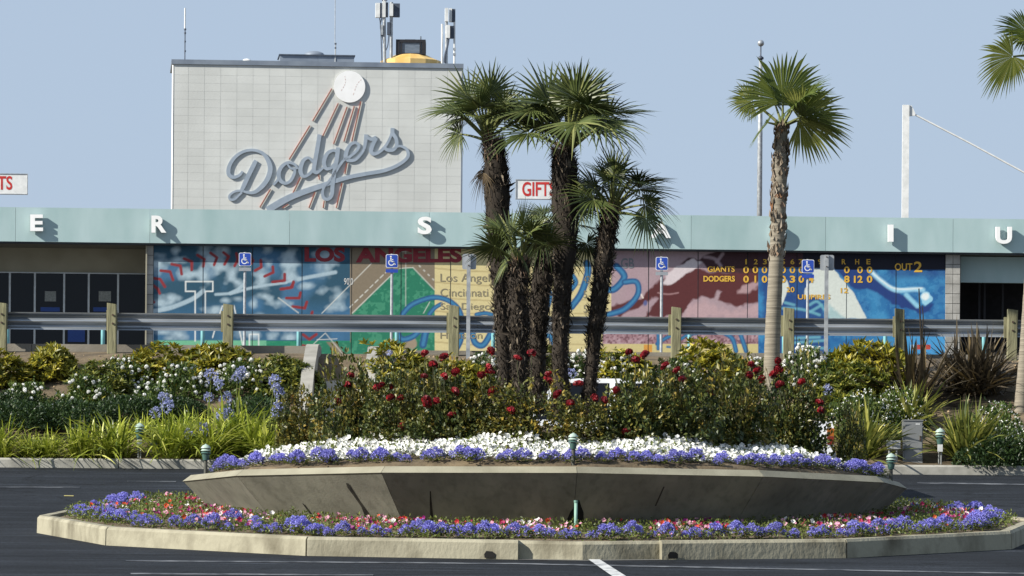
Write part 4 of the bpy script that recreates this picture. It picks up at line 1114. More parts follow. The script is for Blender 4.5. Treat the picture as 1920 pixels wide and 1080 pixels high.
def access_sign(px, yt, label, lower):
    x = P(px, yt, DS)[0]; zb = float(zlot(DS)); zt = P(px, yt, DS)[2]
    o = thing('parking_sign', label, 'sign', (x, DS, zb), group=None)
    k = DS / F
    MB().tube([(x, DS + .03, zb), (x, DS + .03, zt + .015)], 0.037, 10).build('post', gal, o)
    cz = zt - 12.5 * k
    plate(rrect(x, cz, 23 * k, 25 * k, 0.04), DS - .03, DS - .012, 'border', wsign, o)
    pl = plate(rrect(x, cz, 21 * k, 23 * k, 0.035), DS - .034, DS - .0305, 'panel', blue_s, o)
    # wheelchair figure
    mb = MB()
    def st(pts, w):
        p = catmull(pts, 3) if len(pts) > 2 else np.asarray(pts, float)
        t = unit(np.gradient(p, axis=0)); nn = np.stack([-t[:, 1], t[:, 0]], 1)
        L = p + nn * w / 2; R_ = p - nn * w / 2; n = len(p)
        V = [(x + u * k, DS - .038, cz - v * k) for u, v in L] + [(x + u * k, DS - .038, cz - v * k) for u, v in R_]
        mb.add(V, [(i, i + 1, n + i + 1, n + i) for i in range(n - 1)])
    a = np.linspace(-1.9, 2.5, 12)
    st([(-1 + 5.0 * math.sin(t + math.pi), 3.0 - 5.0 * math.cos(t + math.pi)) for t in a], 1.7)
    st([(-2, -6), (-1.6, 1.2)], 2.2); st([(-1.6, 1), (3.2, 1)], 1.8); st([(3.0, .6), (5.5, 6.5)], 1.8); st([(5, 6.6), (7, 6.0)], 1.6); st([(-1.8, -2.5), (2.6, -2.5)], 1.6)
    hd = [(-2.1 + 1.7 * math.cos(t), -8.2 + 1.7 * math.sin(t)) for t in np.linspace(0, 6.28, 10)[:-1]]
    mb.add([(x + u * k, DS - .038, cz - v * k) for u, v in hd], [tuple(range(9))])
    mb.build('wheelchair_symbol', wsign, pl)
    plate(rrect(x, cz - 18.5 * k, 23 * k, 6.5 * k, 0.01), DS - .03, DS - .015, 'lower_plate', lower, o)
access_sign(459.5, 474, 'blue wheelchair parking sign over a pale lower plate before the red-stitched mural', backm)
access_sign(735, 477, 'blue wheelchair parking sign with blue lower plate before the painted green infield', blue_s)
access_sign(1241, 482, 'blue wheelchair parking sign over a pale lower plate before the mauve mural', backm)
access_sign(1515, 487, 'blue wheelchair parking sign with blue lower plate before the painted scoreboard', blue_s)
def back_sign(px, yt, label):
    d = 99.3; x = P(px, yt, d)[0]; k = d / F
    zb = float(zbank(d)) - .2; zt = P(px, yt, d)[2]
    o = thing('sign_seen_from_behind', label, 'sign', (x, d, zb + .2))
    MB().box((x - 3.6 * k, d - .03, zb), (x + 3.6 * k, d + .012, zt)).build('post', gal, o)
    plate(rrect(x + 1 * k, zt - 14.5 * k, 26 * k, 29 * k, 0.03), d + .014, d + .02, 'panel', backm, o)
    for dz in (4, 22): MB().tube([(x, d - .042, zt - dz * k), (x, d - .031, zt - dz * k)], 0.012, 8).build('bolt', bolt_m, o)
back_sign(879, 476, 'plain grey back of a sign on a steel post before the cream league table')
back_sign(1550, 478, 'plain grey back of a sign on a steel post before the painted scoreboard')
teal_b = mat('teal_bollard_paint', lin(112, 170, 176), lin(130, 186, 190), rough=0.55, rand=.04)
for px in (14, 193, 380, 560, 744, 925, 1110, 1293, 1470, 1660, 1845):
    d = 158.0; x = P(px, 630, d)[0]; zb = float(zlot(d))
    o = thing('bollard', 'slim pale teal bollard seen under the guard rail before the building', 'bollard', (x, d, zb), group='teal bollards before the entrance building')
    MB().lathe([(.055, 0), (.055, .86), (.048, .885), (.02, .9)], (x, d, zb), 12).build('post', teal_b, o, True)
    MB().lathe([(.09, 0.0), (.09, .03), (.056, .035)], (x, d, zb - .005), 12).build('base_collar', gal, o)

# ------------------------------------------------------------------ lamps, boxes, pipe
green_l = mat('green_lamp_enamel', lin(58, 88, 82), lin(74, 104, 96), rough=0.5, scale=8)
pale_l = mat('pale_lamp_louvre', lin(150, 172, 160), lin(172, 190, 178), rough=0.5)
stake_m = mat('grey_stake', lin(120, 124, 122), lin(150, 152, 148), rough=0.6)
def pagoda_lamp(px, yt, yb, d, label, zbase, box=False):
    x = P(px, yt, d)[0]; k = d / F; zt = P(px, yt, d)[2]; h = zt - zbase
    o = thing('garden_lamp', label, 'lamp', (x, d, zbase))
    w = 9.5 * k
    H = 30 * k
    z = zt - H
    MB().lathe([(w * .55, z), (w * .75, z + H * .30), (w * .8, z + H * .36), (w * .6, z + H * .38)], (x, d, 0), 16).build('housing', green_l, o)
    for i, zz in enumerate((0.42, 0.58)):
        MB().lathe([(w * 1.0, z + H * zz), (w * 1.02, z + H * (zz + .02)), (w * .7, z + H * (zz + .13))], (x, d, 0), 16).build('louvre', pale_l if i else green_l, o)
    MB().lathe([(w * 1.0, z + H * .75), (w * .95, z + H * .80), (w * .6, z + H * .93), (w * .12, z + H), (w * .1, z + H * 1.03)], (x, d, 0), 16).build('cap', pale_l, o)
    MB().lathe([(w * .4, z + H * .3), (w * .4, z + H * .78)], (x, d, 0), 12).build('lens', mat('lamp_lens', lin(170, 172, 160), rough=.3), o)
    if box:
        MB().box((x - 4.5 * k, d - .04, z - 14 * k), (x + 4.5 * k, d + .04, z - .5 * k)).build('junction_box', mat('white_junction_box', lin(200, 202, 200), lin(214, 215, 212), rough=.5), o)
        for s in (-1, 1): MB().tube([(x + s * 2.2 * k, d, zbase - .1), (x + s * 2.2 * k, d, z - 14 * k)], .012, 8).build('stake', stake_m, o)
    else:
        MB().tube([(x, d, zbase - .1), (x, d, z + .01)], 3.4 * k, 10).build('stem', mat('dark_lamp_stem', lin(70, 72, 66), lin(90, 90, 82), rough=.7), o)
pagoda_lamp(262, 793, 862, 93.43, 'green pagoda garden lamp on twin stakes among the strap-leaved plants', float(zbank(93.43)), True)
pagoda_lamp(1763, 803, 872, 93.55, 'green pagoda garden lamp on twin stakes beside the grey cabinet', float(zbank(93.55)), True)
def plz(x, d): return float(zmound(math.hypot(x - XC, d - DC)))
d_ = DC - 0.6; pagoda_lamp(386, 833, 875, d_, 'green pagoda garden lamp at the sunlit end of the raised planter', ZR + .06)
d_ = DC - 4.42; pagoda_lamp(1075, 812, 870, d_, 'green pagoda garden lamp among white petunias at the planter front', plz(Xat(1075, 840, d_), d_))
d_ = DC - 0.5; pagoda_lamp(1671, 850, 890, d_, 'green pagoda garden lamp at the shaded end of the raised planter', ZR + .06)
cab_m = mat('grey_cabinet_steel', lin(122, 124, 124), lin(134, 136, 136), rough=0.5, scale=3, metal=.15)
d = 93.7; k = d / F; x0, x1 = Xat(1693, 830, d), Xat(1730, 830, d); zb = float(zbank(d)); zt = P(1711, 789, d)[2]
cab = thing('utility_cabinet', 'tall plain grey steel utility cabinet by the far kerb', 'cabinet', ((x0 + x1) / 2, d, zb))
MB().box((x0, d, zb - .1), (x1, d + .28, zt)).build('body', cab_m, cab)
MB().box((x0 + .035, d - .012, zb + .06), (x1 - .012, d - .001, zt - .03)).build('door', cab_m, cab)
MB().box((x0 - .008, d - .014, zt + .001), (x1 + .008, d + .29, zt + .018)).build('lid', cab_m, cab)
MB().box((x0 + .2, d - .016, zt - .06), (x0 + .27, d - .0125, zt - .045)).build('name_plate', whm, cab)
MB().box((x1 - .05, d - .03, zb + .36), (x1 - .03, d - .0125, zb + .44)).build('handle', bolt_m, cab)
d = 93.6; k = d / F
ub = thing('irrigation_boxes', 'pair of small grey boxes on conduit stakes beside the utility cabinet', 'utility box', (Xat(1674, 840, d), d, float(zbank(d))))
for a, b in ((1662, 1673.5), (1674.5, 1688)):
    p0, p1 = P(a, 842, d), P(b, 826, d)
    MB().box((p0[0], d - .04, p0[2]), (p1[0], d + .05, p1[2])).build('box', mat('grey_box', lin(150, 152, 152), lin(164, 166, 165), rough=.5), ub)
    xm = (p0[0] + p1[0]) / 2
    MB().tube([(xm, d, float(zbank(d)) - .1), (xm, d, p0[2])], .018, 8).build('conduit', stake_m, ub)
dp = DC - 4.75
pp = P(1080, 938, dp)
pipe = thing('standpipe', 'short pale green standpipe before the broken hole in the planter', 'pipe', (pp[0], dp, float(zroad(dp)) + .2))
MB().tube([(pp[0], dp, float(zroad(dp)) + .1), (pp[0], dp, pp[2] - .02)], .022, 12).build('pipe', mat('pale_green_pipe', lin(122, 160, 146), lin(140, 176, 160), rough=.5), pipe, True)
MB().tube([(pp[0], dp, pp[2] - .03), (pp[0], dp, pp[2])], .027, 12).build('cap', mat('pipe_cap', lin(110, 146, 134), rough=.5), pipe)

# ------------------------------------------------------------------ white vehicle parked behind the planter
dcar = 88.2; kc = dcar / F
xl, xr2 = Xat(880, 830, dcar), Xat(1557, 830, dcar)
zc0 = float(zroad(dcar)); ztop = P(1150, 714, dcar)[2]
Lc = xr2 - xl; Hc = ztop - zc0
car = thing('parked_truck', 'white pickup truck parked behind the rose bushes with its tail lamp showing', 'truck', ((xl + xr2) / 2, dcar, zc0))
m, nt, b = _new('white_car_paint'); b.inputs['Base Color'].default_value = lin(222, 224, 226); b.inputs['Roughness'].default_value = .25; b.inputs['Coat Weight'].default_value = .6
carp = m
wcar = 0.90
body = [(0.0, .30), (0.0, .52), (.02, .58), (.14, .62), (.17, .63), (.615, .63), (.62, .635), (.995, .635), (1.0, .58), (1.0, .40), (.99, .28), (.90, .24), (.10, .24)]
def prism(profile, w0, w1, nm, m, z_in=None):
    n = len(profile)
    V = []
    for sgn_, ww in ((-1, w0), (1, w0)):
        for u, v in profile: V.append((xl + u * Lc, dcar + sgn_ * (ww - (max(0, v - .62) * (w0 - w1) / .38)), zc0 + v * Hc))
    return MB().add(V, [tuple(range(n))[::-1], tuple(range(n, 2 * n))] + [(i, (i + 1) % n, n + (i + 1) % n, n + i) for i in range(n)]).build(nm, m, car)
bd = prism(body, wcar, wcar, 'body', carp)
prism([(.16, .632), (.245, .94), (.27, .958), (.55, .958), (.585, .94), (.612, .632)], wcar - .05, wcar - .2, 'cab_glass', glass)
prism([(.24, .960), (.27, .99), (.30, 1.0), (.55, 1.0), (.58, .99), (.592, .960)], wcar - .19, wcar - .24, 'roof', carp)
for pf in ([(.15, .633), (.235, .959), (.255, .959), (.172, .633)], [(.385, .633), (.385, .959), (.40, .959), (.40, .633)], [(.585, .633), (.57, .959), (.590, .959), (.616, .633)]):
    prism(pf, wcar - .045, wcar - .195, 'pillar', carp)
tyre = mat('tyre_rubber', lin(28, 28, 30), lin(36, 36, 38), rough=.9)
for u in (.15, .80):
    for s in (-1, 1):
        xw = xl + u * Lc; yw = dcar + s * (wcar - .1)
        a = MB().tube([(xw, yw - .11, zc0 + .33), (xw, yw + .11, zc0 + .33)], .33, 24).build('wheel', tyre, car, False)
        MB().tube([(xw, yw + s * .105, zc0 + .33), (xw, yw + s * .122, zc0 + .33)], .21, 20).build('rim', gal, a)
lamp_r = mat('red_tail_lamp', lin(110, 34, 18), lin(130, 48, 22), rough=.25); lamp_o = mat('amber_lamp', lin(158, 88, 24), lin(172, 100, 30), rough=.25)
for s in (-1, 1):
    yy = dcar + s * (wcar - .06)
    MB().box((xr2 - .10, yy - .075, zc0 + .86), (xr2 + .004, yy + .075, zc0 + .98)).build('tail_lamp', lamp_o, car)
    MB().box((xr2 - .10, yy - .075, zc0 + .74), (xr2 + .004, yy + .075, zc0 + .855)).build('tail_lamp', lamp_r, car)
    MB().box((xl - .004, yy - .1, zc0 + .72), (xl + .1, yy + .07, zc0 + .86)).build('headlamp', gl2, car)
MB().box((xr2 - .03, dcar - wcar + .04, zc0 + .38), (xr2 + .06, dcar + wcar - .04, zc0 + .58)).build('rear_bumper', dkm, car)
for u in (.36, .56): MB().box((xl + u * Lc, dcar - wcar - .012, zc0 + .60 * Hc), (xl + u * Lc + .16, dcar - wcar - .001, zc0 + .62 * Hc)).build('door_handle', gal, bd)
# ------------------------------------------------------------------ plant materials
g = lambda r, gg, b: (r, gg, b, 1)
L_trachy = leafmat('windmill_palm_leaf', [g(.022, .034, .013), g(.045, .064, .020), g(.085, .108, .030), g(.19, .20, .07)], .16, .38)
L_wash = leafmat('fan_palm_leaf', [g(.05, .075, .018), g(.10, .135, .026), g(.17, .20, .04), g(.26, .27, .07)], .40, .45)
L_pet = leafmat('palm_petiole', [g(.10, .12, .03), g(.16, .17, .05)], 0, .5)
L_fibre = leafmat('trunk_fibre', [g(.016, .013, .010), g(.035, .027, .02), g(.065, .05, .034), g(.20, .165, .12)], 0, .95)
L_fibre2 = leafmat('pale_leaf_base', [g(.10, .075, .05), g(.18, .145, .105), g(.27, .235, .19), g(.19, .09, .04)], 0, .9)
L_rose = leafmat('rose_leaf', [g(.018, .032, .011), g(.042, .062, .016), g(.095, .108, .024), g(.25, .20, .04), g(.17, .085, .025)], .16, .4)
L_roseY = leafmat('yellowing_rose_leaf', [g(.024, .036, .012), g(.062, .074, .018), g(.13, .125, .026), g(.30, .22, .035), g(.22, .10, .025)], .16, .4)
L_stem = leafmat('woody_stem', [g(.05, .05, .025), g(.07, .075, .03)], 0, .8)
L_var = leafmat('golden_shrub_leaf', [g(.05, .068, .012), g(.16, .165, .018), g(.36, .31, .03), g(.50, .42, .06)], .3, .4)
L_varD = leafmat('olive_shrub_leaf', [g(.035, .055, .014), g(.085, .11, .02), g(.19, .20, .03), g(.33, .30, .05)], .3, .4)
L_wr = leafmat('fresh_green_leaf', [g(.03, .058, .016), g(.06, .10, .022), g(.11, .15, .032), g(.16, .18, .045)], .3, .4)
L_dark = leafmat('dark_ground_leaf', [g(.016, .036, .012), g(.03, .058, .016), g(.055, .085, .024)], .25, .4)
L_aga = leafmat('strap_leaf', [g(.06, .10, .013), g(.20, .25, .026), g(.42, .46, .06), g(.66, .66, .18)], .32, .35)
L_bronze = leafmat('bronze_sword_leaf', [g(.035, .028, .02), g(.065, .052, .034), g(.11, .085, .045), g(.24, .16, .05)], .2, .4)
L_gold = leafmat('gold_sword_leaf', [g(.05, .075, .018), g(.15, .17, .034), g(.36, .35, .08), g(.55, .50, .15)], .3, .4)
L_red = leafmat('red_rose_petal', [g(.07, .003, .006), g(.16, .005, .010), g(.28, .010, .016)], .15, .5)
L_white = leafmat('white_petal', [g(.72, .72, .68), g(.86, .86, .83)], .25, .5, .03)
L_purple = leafmat('purple_floss', [g(.14, .135, .44), g(.23, .225, .62), g(.36, .35, .78)], .15, .7)
L_blue = leafmat('blue_umbel_petal', [g(.20, .23, .44), g(.31, .34, .57), g(.46, .49, .70)], .25, .5)
L_bed = leafmat('bedding_leaf', [g(.06, .09, .02), g(.13, .165, .035), g(.22, .25, .06)], .3, .45)
L_mix = leafmat('mixed_petal', [g(.28, .012, .10), g(.22, .01, .14), g(.40, .02, .03), g(.34, .02, .09), g(.60, .30, .40), g(.72, .70, .68), g(.55, .07, .02), g(.30, .03, .18)], .25, .5, 0)
m_mix = MATS['mixed_petal']
for nd in m_mix.node_tree.nodes:
    if nd.type == 'VALTORGB': nd.color_ramp.interpolation = 'CONSTANT'

# ------------------------------------------------------------------ fan palms
def fan_frond(elev, Lp, Lb, nleaf, spread, split, droop, sag=0.15, cup=0.2, bend=25, roll=0.0, pw=0.016, tone=0.5, fold=0.35):
    e = math.radians(elev)
    t0 = np.array([math.cos(e), 0, math.sin(e)])
    ss = np.linspace(0, Lp, 6)
    pts = np.array([t0 * s + np.array([0, 0, -1]) * sag * s * s / max(Lp, .01) for s in ss])
    pet = MB().tube(pts, np.linspace(pw * 1.5, pw * .7, 6), 6, True, RNG.uniform(.2, .9))
    t = unit(pts[-1] - pts[-2])
    b = math.radians(bend)
    lat = np.array([0, 1.0, 0]); n = np.cross(t, lat)
    if n[2] < 0 and elev < 85: n = -n
    tb = math.cos(b) * t - math.sin(b) * n
    nb = math.cos(b) * n + math.sin(b) * t
    lat2 = math.cos(roll) * lat + math.sin(roll) * nb; nb2 = math.cos(roll) * nb - math.sin(roll) * lat
    hub = pts[-1]
    bl = MB()
    da = 2 * spread / (nleaf - 1)
    for i in range(nleaf):
        a = math.radians(-spread + da * i + RNG.normal(0, da * .10))
        L = Lb * (1 - .30 * (abs(a) / math.radians(spread)) ** 2) * RNG.uniform(.9, 1.06)
        dv = math.cos(a) * tb + math.sin(a) * lat2 + cup * nb2 * (abs(math.sin(a)) ** 1.5)
        dv = unit(dv)
        sd = unit(np.cross(dv, nb2)); up = np.cross(sd, dv)
        rows = [.03, split * .5, split, split + (1 - split) * .45, split + (1 - split) * .8, 1.0]
        V = []
        half = math.tan(math.radians(da) / 2) * 1.04
        kd = droop * RNG.uniform(.4, 1.5)
        for r in rows:
            s = r * L
            q = max(0, r - split * .55) / (1 - split * .55)
            c = hub + dv * s * (1 - .12 * kd * q * q) + np.array([0, 0, -1]) * kd * L * q ** 2.2
            w = half * min(s, split * L)
            if r > split: w *= (1 - ((r - split) / (1 - split)) ** 1.3) * .92 + .03
            V += [c - sd * w, c + up * w * fold, c + sd * w]
        Fc = []
        for k in range(len(rows) - 1):
            Fc += [(3 * k, 3 * k + 1, 3 * k + 4, 3 * k + 3), (3 * k + 1, 3 * k + 2, 3 * k + 5, 3 * k + 4)]
        bl.add(V, Fc, np.clip(tone + RNG.normal(0, .16), 0.02, 1))
    return pet, bl

def frond_meshes(kind):
    out = {}
    for e in (84, 66, 48, 28, 8, -14, -38, -60):
        out[e] = []
        for v in range(4):
            if kind == 'trachy':
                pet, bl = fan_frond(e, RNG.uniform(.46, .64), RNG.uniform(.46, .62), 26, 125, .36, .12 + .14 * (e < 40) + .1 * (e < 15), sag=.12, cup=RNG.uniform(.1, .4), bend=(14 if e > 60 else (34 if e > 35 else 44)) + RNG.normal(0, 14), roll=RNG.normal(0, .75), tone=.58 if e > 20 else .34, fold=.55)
            out[e].append((pet.mesh('petiole', L_pet), bl.mesh('blade', L_trachy)))
    return out
TR = frond_meshes('trachy')
DEAD = []
for _e in (-52, -66):
    _p, _b = fan_frond(_e, .4, .45, 18, 70, .3, .5, sag=.3, cup=.5, bend=30, tone=.35, fold=.8)
    DEAD.append(_b.mesh('dead_frond', leafmat('dead_palm_leaf', [g(.05, .036, .022), g(.11, .08, .045), g(.20, .155, .09)], .1, .8)))
def trunk_mesh(mb, pts, r, n=14, bumpy=.06):
    pts = catmull(pts, 5); r = np.interp(np.linspace(0, 1, len(pts)), np.linspace(0, 1, len(r)), r)
    mb.tube(pts, r * (1 + RNG.normal(0, bumpy, len(r))), n, True, .25)
    return pts, r
def fibres(pts, r, n, L, W_, up=.9, out=.8, t0=0.0, t1=1.0, pale=.05):
    mb = MB()
    t = RNG.uniform(t0, t1, n) * (len(pts) - 1)
    i = np.minimum(t.astype(int), len(pts) - 2); f = (t - i)[:, None]
    c = pts[i] * (1 - f) + pts[i + 1] * f; rr_ = r[i] * (1 - f[:, 0]) + r[i + 1] * f[:, 0]
    a = RNG.uniform(0, 2 * math.pi, n); o = np.stack([np.cos(a), np.sin(a), np.zeros(n)], 1)
    D = o * out + np.array([0, 0, up]) * RNG.choice([1, 1, -1.2], n)[:, None] + RNG.normal(0, .35, (n, 3))
    v = np.where(RNG.random(n) < pale, RNG.uniform(.75, 1, n), RNG.uniform(.05, .6, n))
    leaves(mb, c + o * (rr_ * .9)[:, None], D, o, RNG.uniform(.5, 1.3, n) * L, RNG.uniform(.5, 1.4, n) * W_, v)
    return mb
def windmill_palm(label, d, path, wpx, nfr, sc, seed, tilt=0.0, low=-60, drop=0.25, shift=0.0):
    rs = np.random.default_rng(seed)
    pts = np.array([P(x, y, d) for x, y in path]); base = pts[0].copy(); base[2] -= .25; pts = np.vstack([base, pts])
    o = thing('windmill_palm', label, 'palm tree', tuple(pts[0]), group=None)
    r = np.array([wpx[0]] + list(wpx)) / 2 * d / F * .80
    mb = MB(); cp, rr_ = trunk_mesh(mb, pts, r)
    tr = mb.build('trunk', L_fibre, o, True)
    stuff(fibres(cp, rr_, 2600, .085, .016, .9, .8, 0.02, 1.0, .05).build('trunk_fibre', L_fibre, tr))
    stuff(fibres(cp, rr_, 420, .13, .035, 1.0, .5, 0.35, .98, .16).build('old_leaf_base', L_fibre, tr))
    stuff(fibres(cp, rr_, 260, .16, .012, 1.2, .5, .93, 1.0, .9).build('crown_fibre', L_fibre2, tr))
    top = cp[-1] + np.array([shift * .4, 0, 0])
    for k in range(nfr):
        u = (k + .5) / nfr
        e = 86 - (86 - low) * u ** .8 + rs.normal(0, 6)
        key = min(TR, key=lambda q: abs(q - e))
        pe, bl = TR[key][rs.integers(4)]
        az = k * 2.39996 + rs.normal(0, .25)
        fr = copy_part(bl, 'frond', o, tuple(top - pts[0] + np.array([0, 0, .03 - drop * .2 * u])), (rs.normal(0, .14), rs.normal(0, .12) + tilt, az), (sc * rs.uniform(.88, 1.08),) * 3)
        copy_part(pe, 'petiole', fr)
    for k in range(3 if low > 20 and sc > .9 else 1):      # dead fronds hanging under the crown
        fr = copy_part(DEAD[k % 2], 'dead_frond', o, tuple(top - pts[0] - np.array([0, 0, .05 + .05 * k])), (0, 0, seed * 1.7 + k * 2.3), (sc * rs.uniform(.5, .7),) * 3)
    return o
d0 = DC
windmill_palm('tall dark-trunked windmill palm beside the tower edge', d0 + .1, [(948, 740), (944, 640), (938, 540), (934, 430), (931, 335), (925, 262)], [34, 34, 36, 52, 58, 40], 23, 1.04, 11, low=32, shift=-.22)
windmill_palm('tallest thick-trunked windmill palm rising in front of the red-lettered roof sign', d0 - .2, [(1052, 740), (1050, 640), (1055, 540), (1060, 430), (1059, 340), (1055, 280)], [38, 36, 40, 58, 64, 46], 27, 1.22, 12, low=28, shift=.22)
windmill_palm('shorter leaning windmill palm with slender curved trunk and dark drooping crown', d0 - .1, [(1104, 750), (1112, 660), (1122, 570), (1132, 490), (1140, 425), (1145, 396)], [30, 32, 36, 42, 40, 30], 19, .98, 13, low=18, shift=.08)
windmill_palm('small young windmill palm with bright crown in front of the taller trunks', d0 - 1.1, [(976, 740), (974, 660), (973, 590), (972, 528), (975, 496)], [34, 38, 44, 46, 34], 17, .86, 14, low=36)
windmill_palm('shaded windmill palm hidden behind the taller trunks', d0 + 1.3, [(1008, 740), (1008, 640), (1012, 560), (1024, 490), (1040, 450)], [40, 40, 44, 46, 36], 13, .78, 15, low=-20, shift=.3)

def fan_palm(label, base, pts, wpx, d, fr, seed, boots):
    rs = np.random.default_rng(seed)
    o = thing('fan_palm', label, 'palm tree', tuple(base))
    pts = np.array([base + np.array([0, 0, -.2])] + [np.asarray(p) for p in pts])
    r = np.array([wpx[0]] + list(wpx)) / 2 * d / F
    mb = MB(); cp = catmull(pts, 14); rr_ = np.interp(np.linspace(0, 1, len(cp)), np.linspace(0, 1, len(r)), r)
    rr_ = rr_ * (1 + .02 * np.sin(np.arange(len(cp)) * 2.1))
    mb.tube(cp, rr_, 18, True, .3)
    tr = mb.build('trunk', mat('ringed_palm_trunk', lin(112, 105, 92), lin(150, 142, 126), rough=.9, scale=3, stretch=(.4, .4, 9), bump=.5, bscale=7), o, True)
    # old leaf bases
    n = 260; mb = MB()
    t = rs.uniform(boots, 1.0, n) * (len(cp) - 1); i = np.minimum(t.astype(int), len(cp) - 2)
    a = rs.uniform(0, 6.283, n); ov = np.stack([np.cos(a), np.sin(a), np.zeros(n)], 1)
    leaves(mb, cp[i] + ov * (rr_[i] * .92)[:, None] , np.array([0, 0, 1.0]) + ov * .22 + rs.normal(0, .12, (n, 3)), ov, rs.uniform(.10, .20, n), rs.uniform(.06, .11, n), rs.uniform(0, 1, n) ** 1.2, .2)
    stuff(mb.build('old_leaf_base', L_fibre2, tr))
    top = cp[-1]
    for (az, el, Lp, Lb, roll, bend, tone) in fr:
        pe, bl = fan_frond(el, Lp, Lb, 46, 118, .60, .16, sag=.10, cup=.15, bend=bend, roll=math.radians(roll), pw=.02, tone=tone, fold=.3)
        f = copy_part(bl.mesh('frond', L_wash), 'frond', o, tuple(top - np.asarray(base)), (0, 0, math.radians(az)))
        copy_part(pe.mesh('petiole', L_pet), 'petiole', f)
    return o
b = on_bank(1446, 735); d = b[1]
fan_palm('slim fan palm with ringed pale trunk and bright green crown before the scoreboard', b, [P(1446, 735, d), P(1449, 620, d), P(1455, 500, d), P(1460, 400, d), P(1463, 315, d), P(1467, 238, d)], [32, 29, 27, 27, 27, 20], d,
         [(-85, 84, .48, .96, 0, 2, .42), (-38, 56, .46, .86, 30, 14, .22), (-12, 26, .32, .92, -64, 14, .85), (168, 44, .72, .45, 62, 18, .75), (205, 18, .28, .50, 20, 55, .25), (50, 58, .5, .9, 20, 12, .2), (-25, 30, .4, .92, -20, 35, .15), (140, 70, .5, .8, 30, 10, .3)], 21, .52)
b = on_bank(1915, 768); d = b[1]
fan_palm('fan palm with pale trunk at the bare end of the bank', b, [P(1914, 768, d), P(1923, 660, d), P(1934, 500, d), P(1945, 330, d), P(1953, 200, d), P(1958, 105, d)], [26, 24, 24, 26, 28, 22], d,
         [(184, 4, .52, .74, 50, 34, .7), (174, 58, .5, .62, 40, 25, .35), (-60, 70, .4, .75, 0, 15, .4), (20, 40, .4, .75, 0, 25, .4), (-20, 10, .4, .75, 0, 30, .4), (100, 50, .4, .75, 0, 25, .4)], 22, .55)

# ------------------------------------------------------------------ shrub meshes
def lumpy(dirs, seed, amt=.22, k=4):
    rs = np.random.default_rng(seed)
    out = np.ones(len(dirs))
    for _ in range(k * 3):
        c = unit(rs.normal(size=(1, 3)))[0]
        out += amt * rs.uniform(-.6, 1) * np.exp(-(1 - dirs @ c) * rs.uniform(4, 12))
    return out
def shell_points(n, rx, rz, seed, depth=.45, flat=.15, lump=.22):
    rs = np.random.default_rng(seed)
    dv = rs.normal(size=(n, 3)); dv[:, 2] = np.abs(dv[:, 2]) * 1.0 - flat
    dv = unit(dv)
    q = lumpy(dv, seed, lump) * (1 - depth * rs.random(n) ** 1.7)
    Pt = dv * q[:, None] * np.array([rx, rx, rz]); Pt[:, 2] = np.maximum(Pt[:, 2], .0)
    return Pt, dv
def bush_mesh(n, rx, rz, L, W_, seed, rosette=0, depth=.45, lump=.22, upb=.4, gaps=0.0):
    rs = np.random.default_rng(seed)
    mb = MB()
    Pt, dv = shell_points(n, rx, rz, seed, depth, .15, lump)
    if rosette:
        k = rosette
        for j in range(k):
            a = 2 * math.pi * j / k + rs.uniform(0, 1, len(Pt))
            ax_ = unit(dv + np.array([0, 0, upb]) + rs.normal(0, .3, dv.shape))
            u = unit(np.cross(ax_, [0.3, .9, .1])); w = np.cross(ax_, u)
            sp = rs.uniform(.6, 1.3, len(Pt))[:, None]
            D = ax_ * .7 + (u * np.cos(a)[:, None] + w * np.sin(a)[:, None]) * sp
            v = np.clip(rs.normal(.45, .25, len(Pt)), .02, 1)
            leaves(mb, Pt, D, ax_, L * rs.uniform(.7, 1.2, len(Pt)), W_ * rs.uniform(.8, 1.2, len(Pt)), v)
    else:
        if gaps > 0:                      # leaves gathered on short shoots
            nc = max(8, n // 11)
            Pc, dc = shell_points(nc, rx, rz, seed, depth, .15, lump)
            ci = rs.integers(0, nc, n)
            Pt = Pc[ci] + rs.normal(0, gaps, (n, 3)) * np.array([rx, rx, rz]) / max(rx, rz); dv = dc[ci]
            Pt[:, 2] = np.maximum(Pt[:, 2], .02)
            tone = np.clip(rs.beta(1.6, 2.2, nc)[ci] * .75 + rs.beta(1.6, 2.2, n) * .35 - .05, .02, 1)
        else: tone = np.clip(rs.beta(1.6, 2.2, n), .02, 1)
        D = dv * .7 + rs.normal(0, .6, dv.shape) + np.array([0, 0, upb])
        N = unit(dv * .4 + np.array([0, 0, .8]) + rs.normal(0, .5, dv.shape))
        leaves(mb, Pt, D, N, L * rs.uniform(.6, 1.3, n), W_ * rs.uniform(.7, 1.3, n), tone)
    return mb
def stems_mesh(n, rx, rz, r, seed, h=.85):
    rs = np.random.default_rng(seed); mb = MB()
    for _ in range(n):
        a = rs.uniform(0, 6.283); q = rs.uniform(.1, .8)
        e = np.array([math.cos(a) * rx * q, math.sin(a) * rx * q, rz * rs.uniform(.6, h)])
        s = np.array([math.cos(a), math.sin(a), 0]) * rx * .08
        mid = (s + e) / 2 + rs.normal(0, .04 * rx, 3)
        mb.tube(catmull([s - np.array([0, 0, .1]), mid, e], 3), [r] * 3 + [r * .8] * 2 + [r * .6] * 2, 5, False, rs.uniform(.1, .9))
    return mb
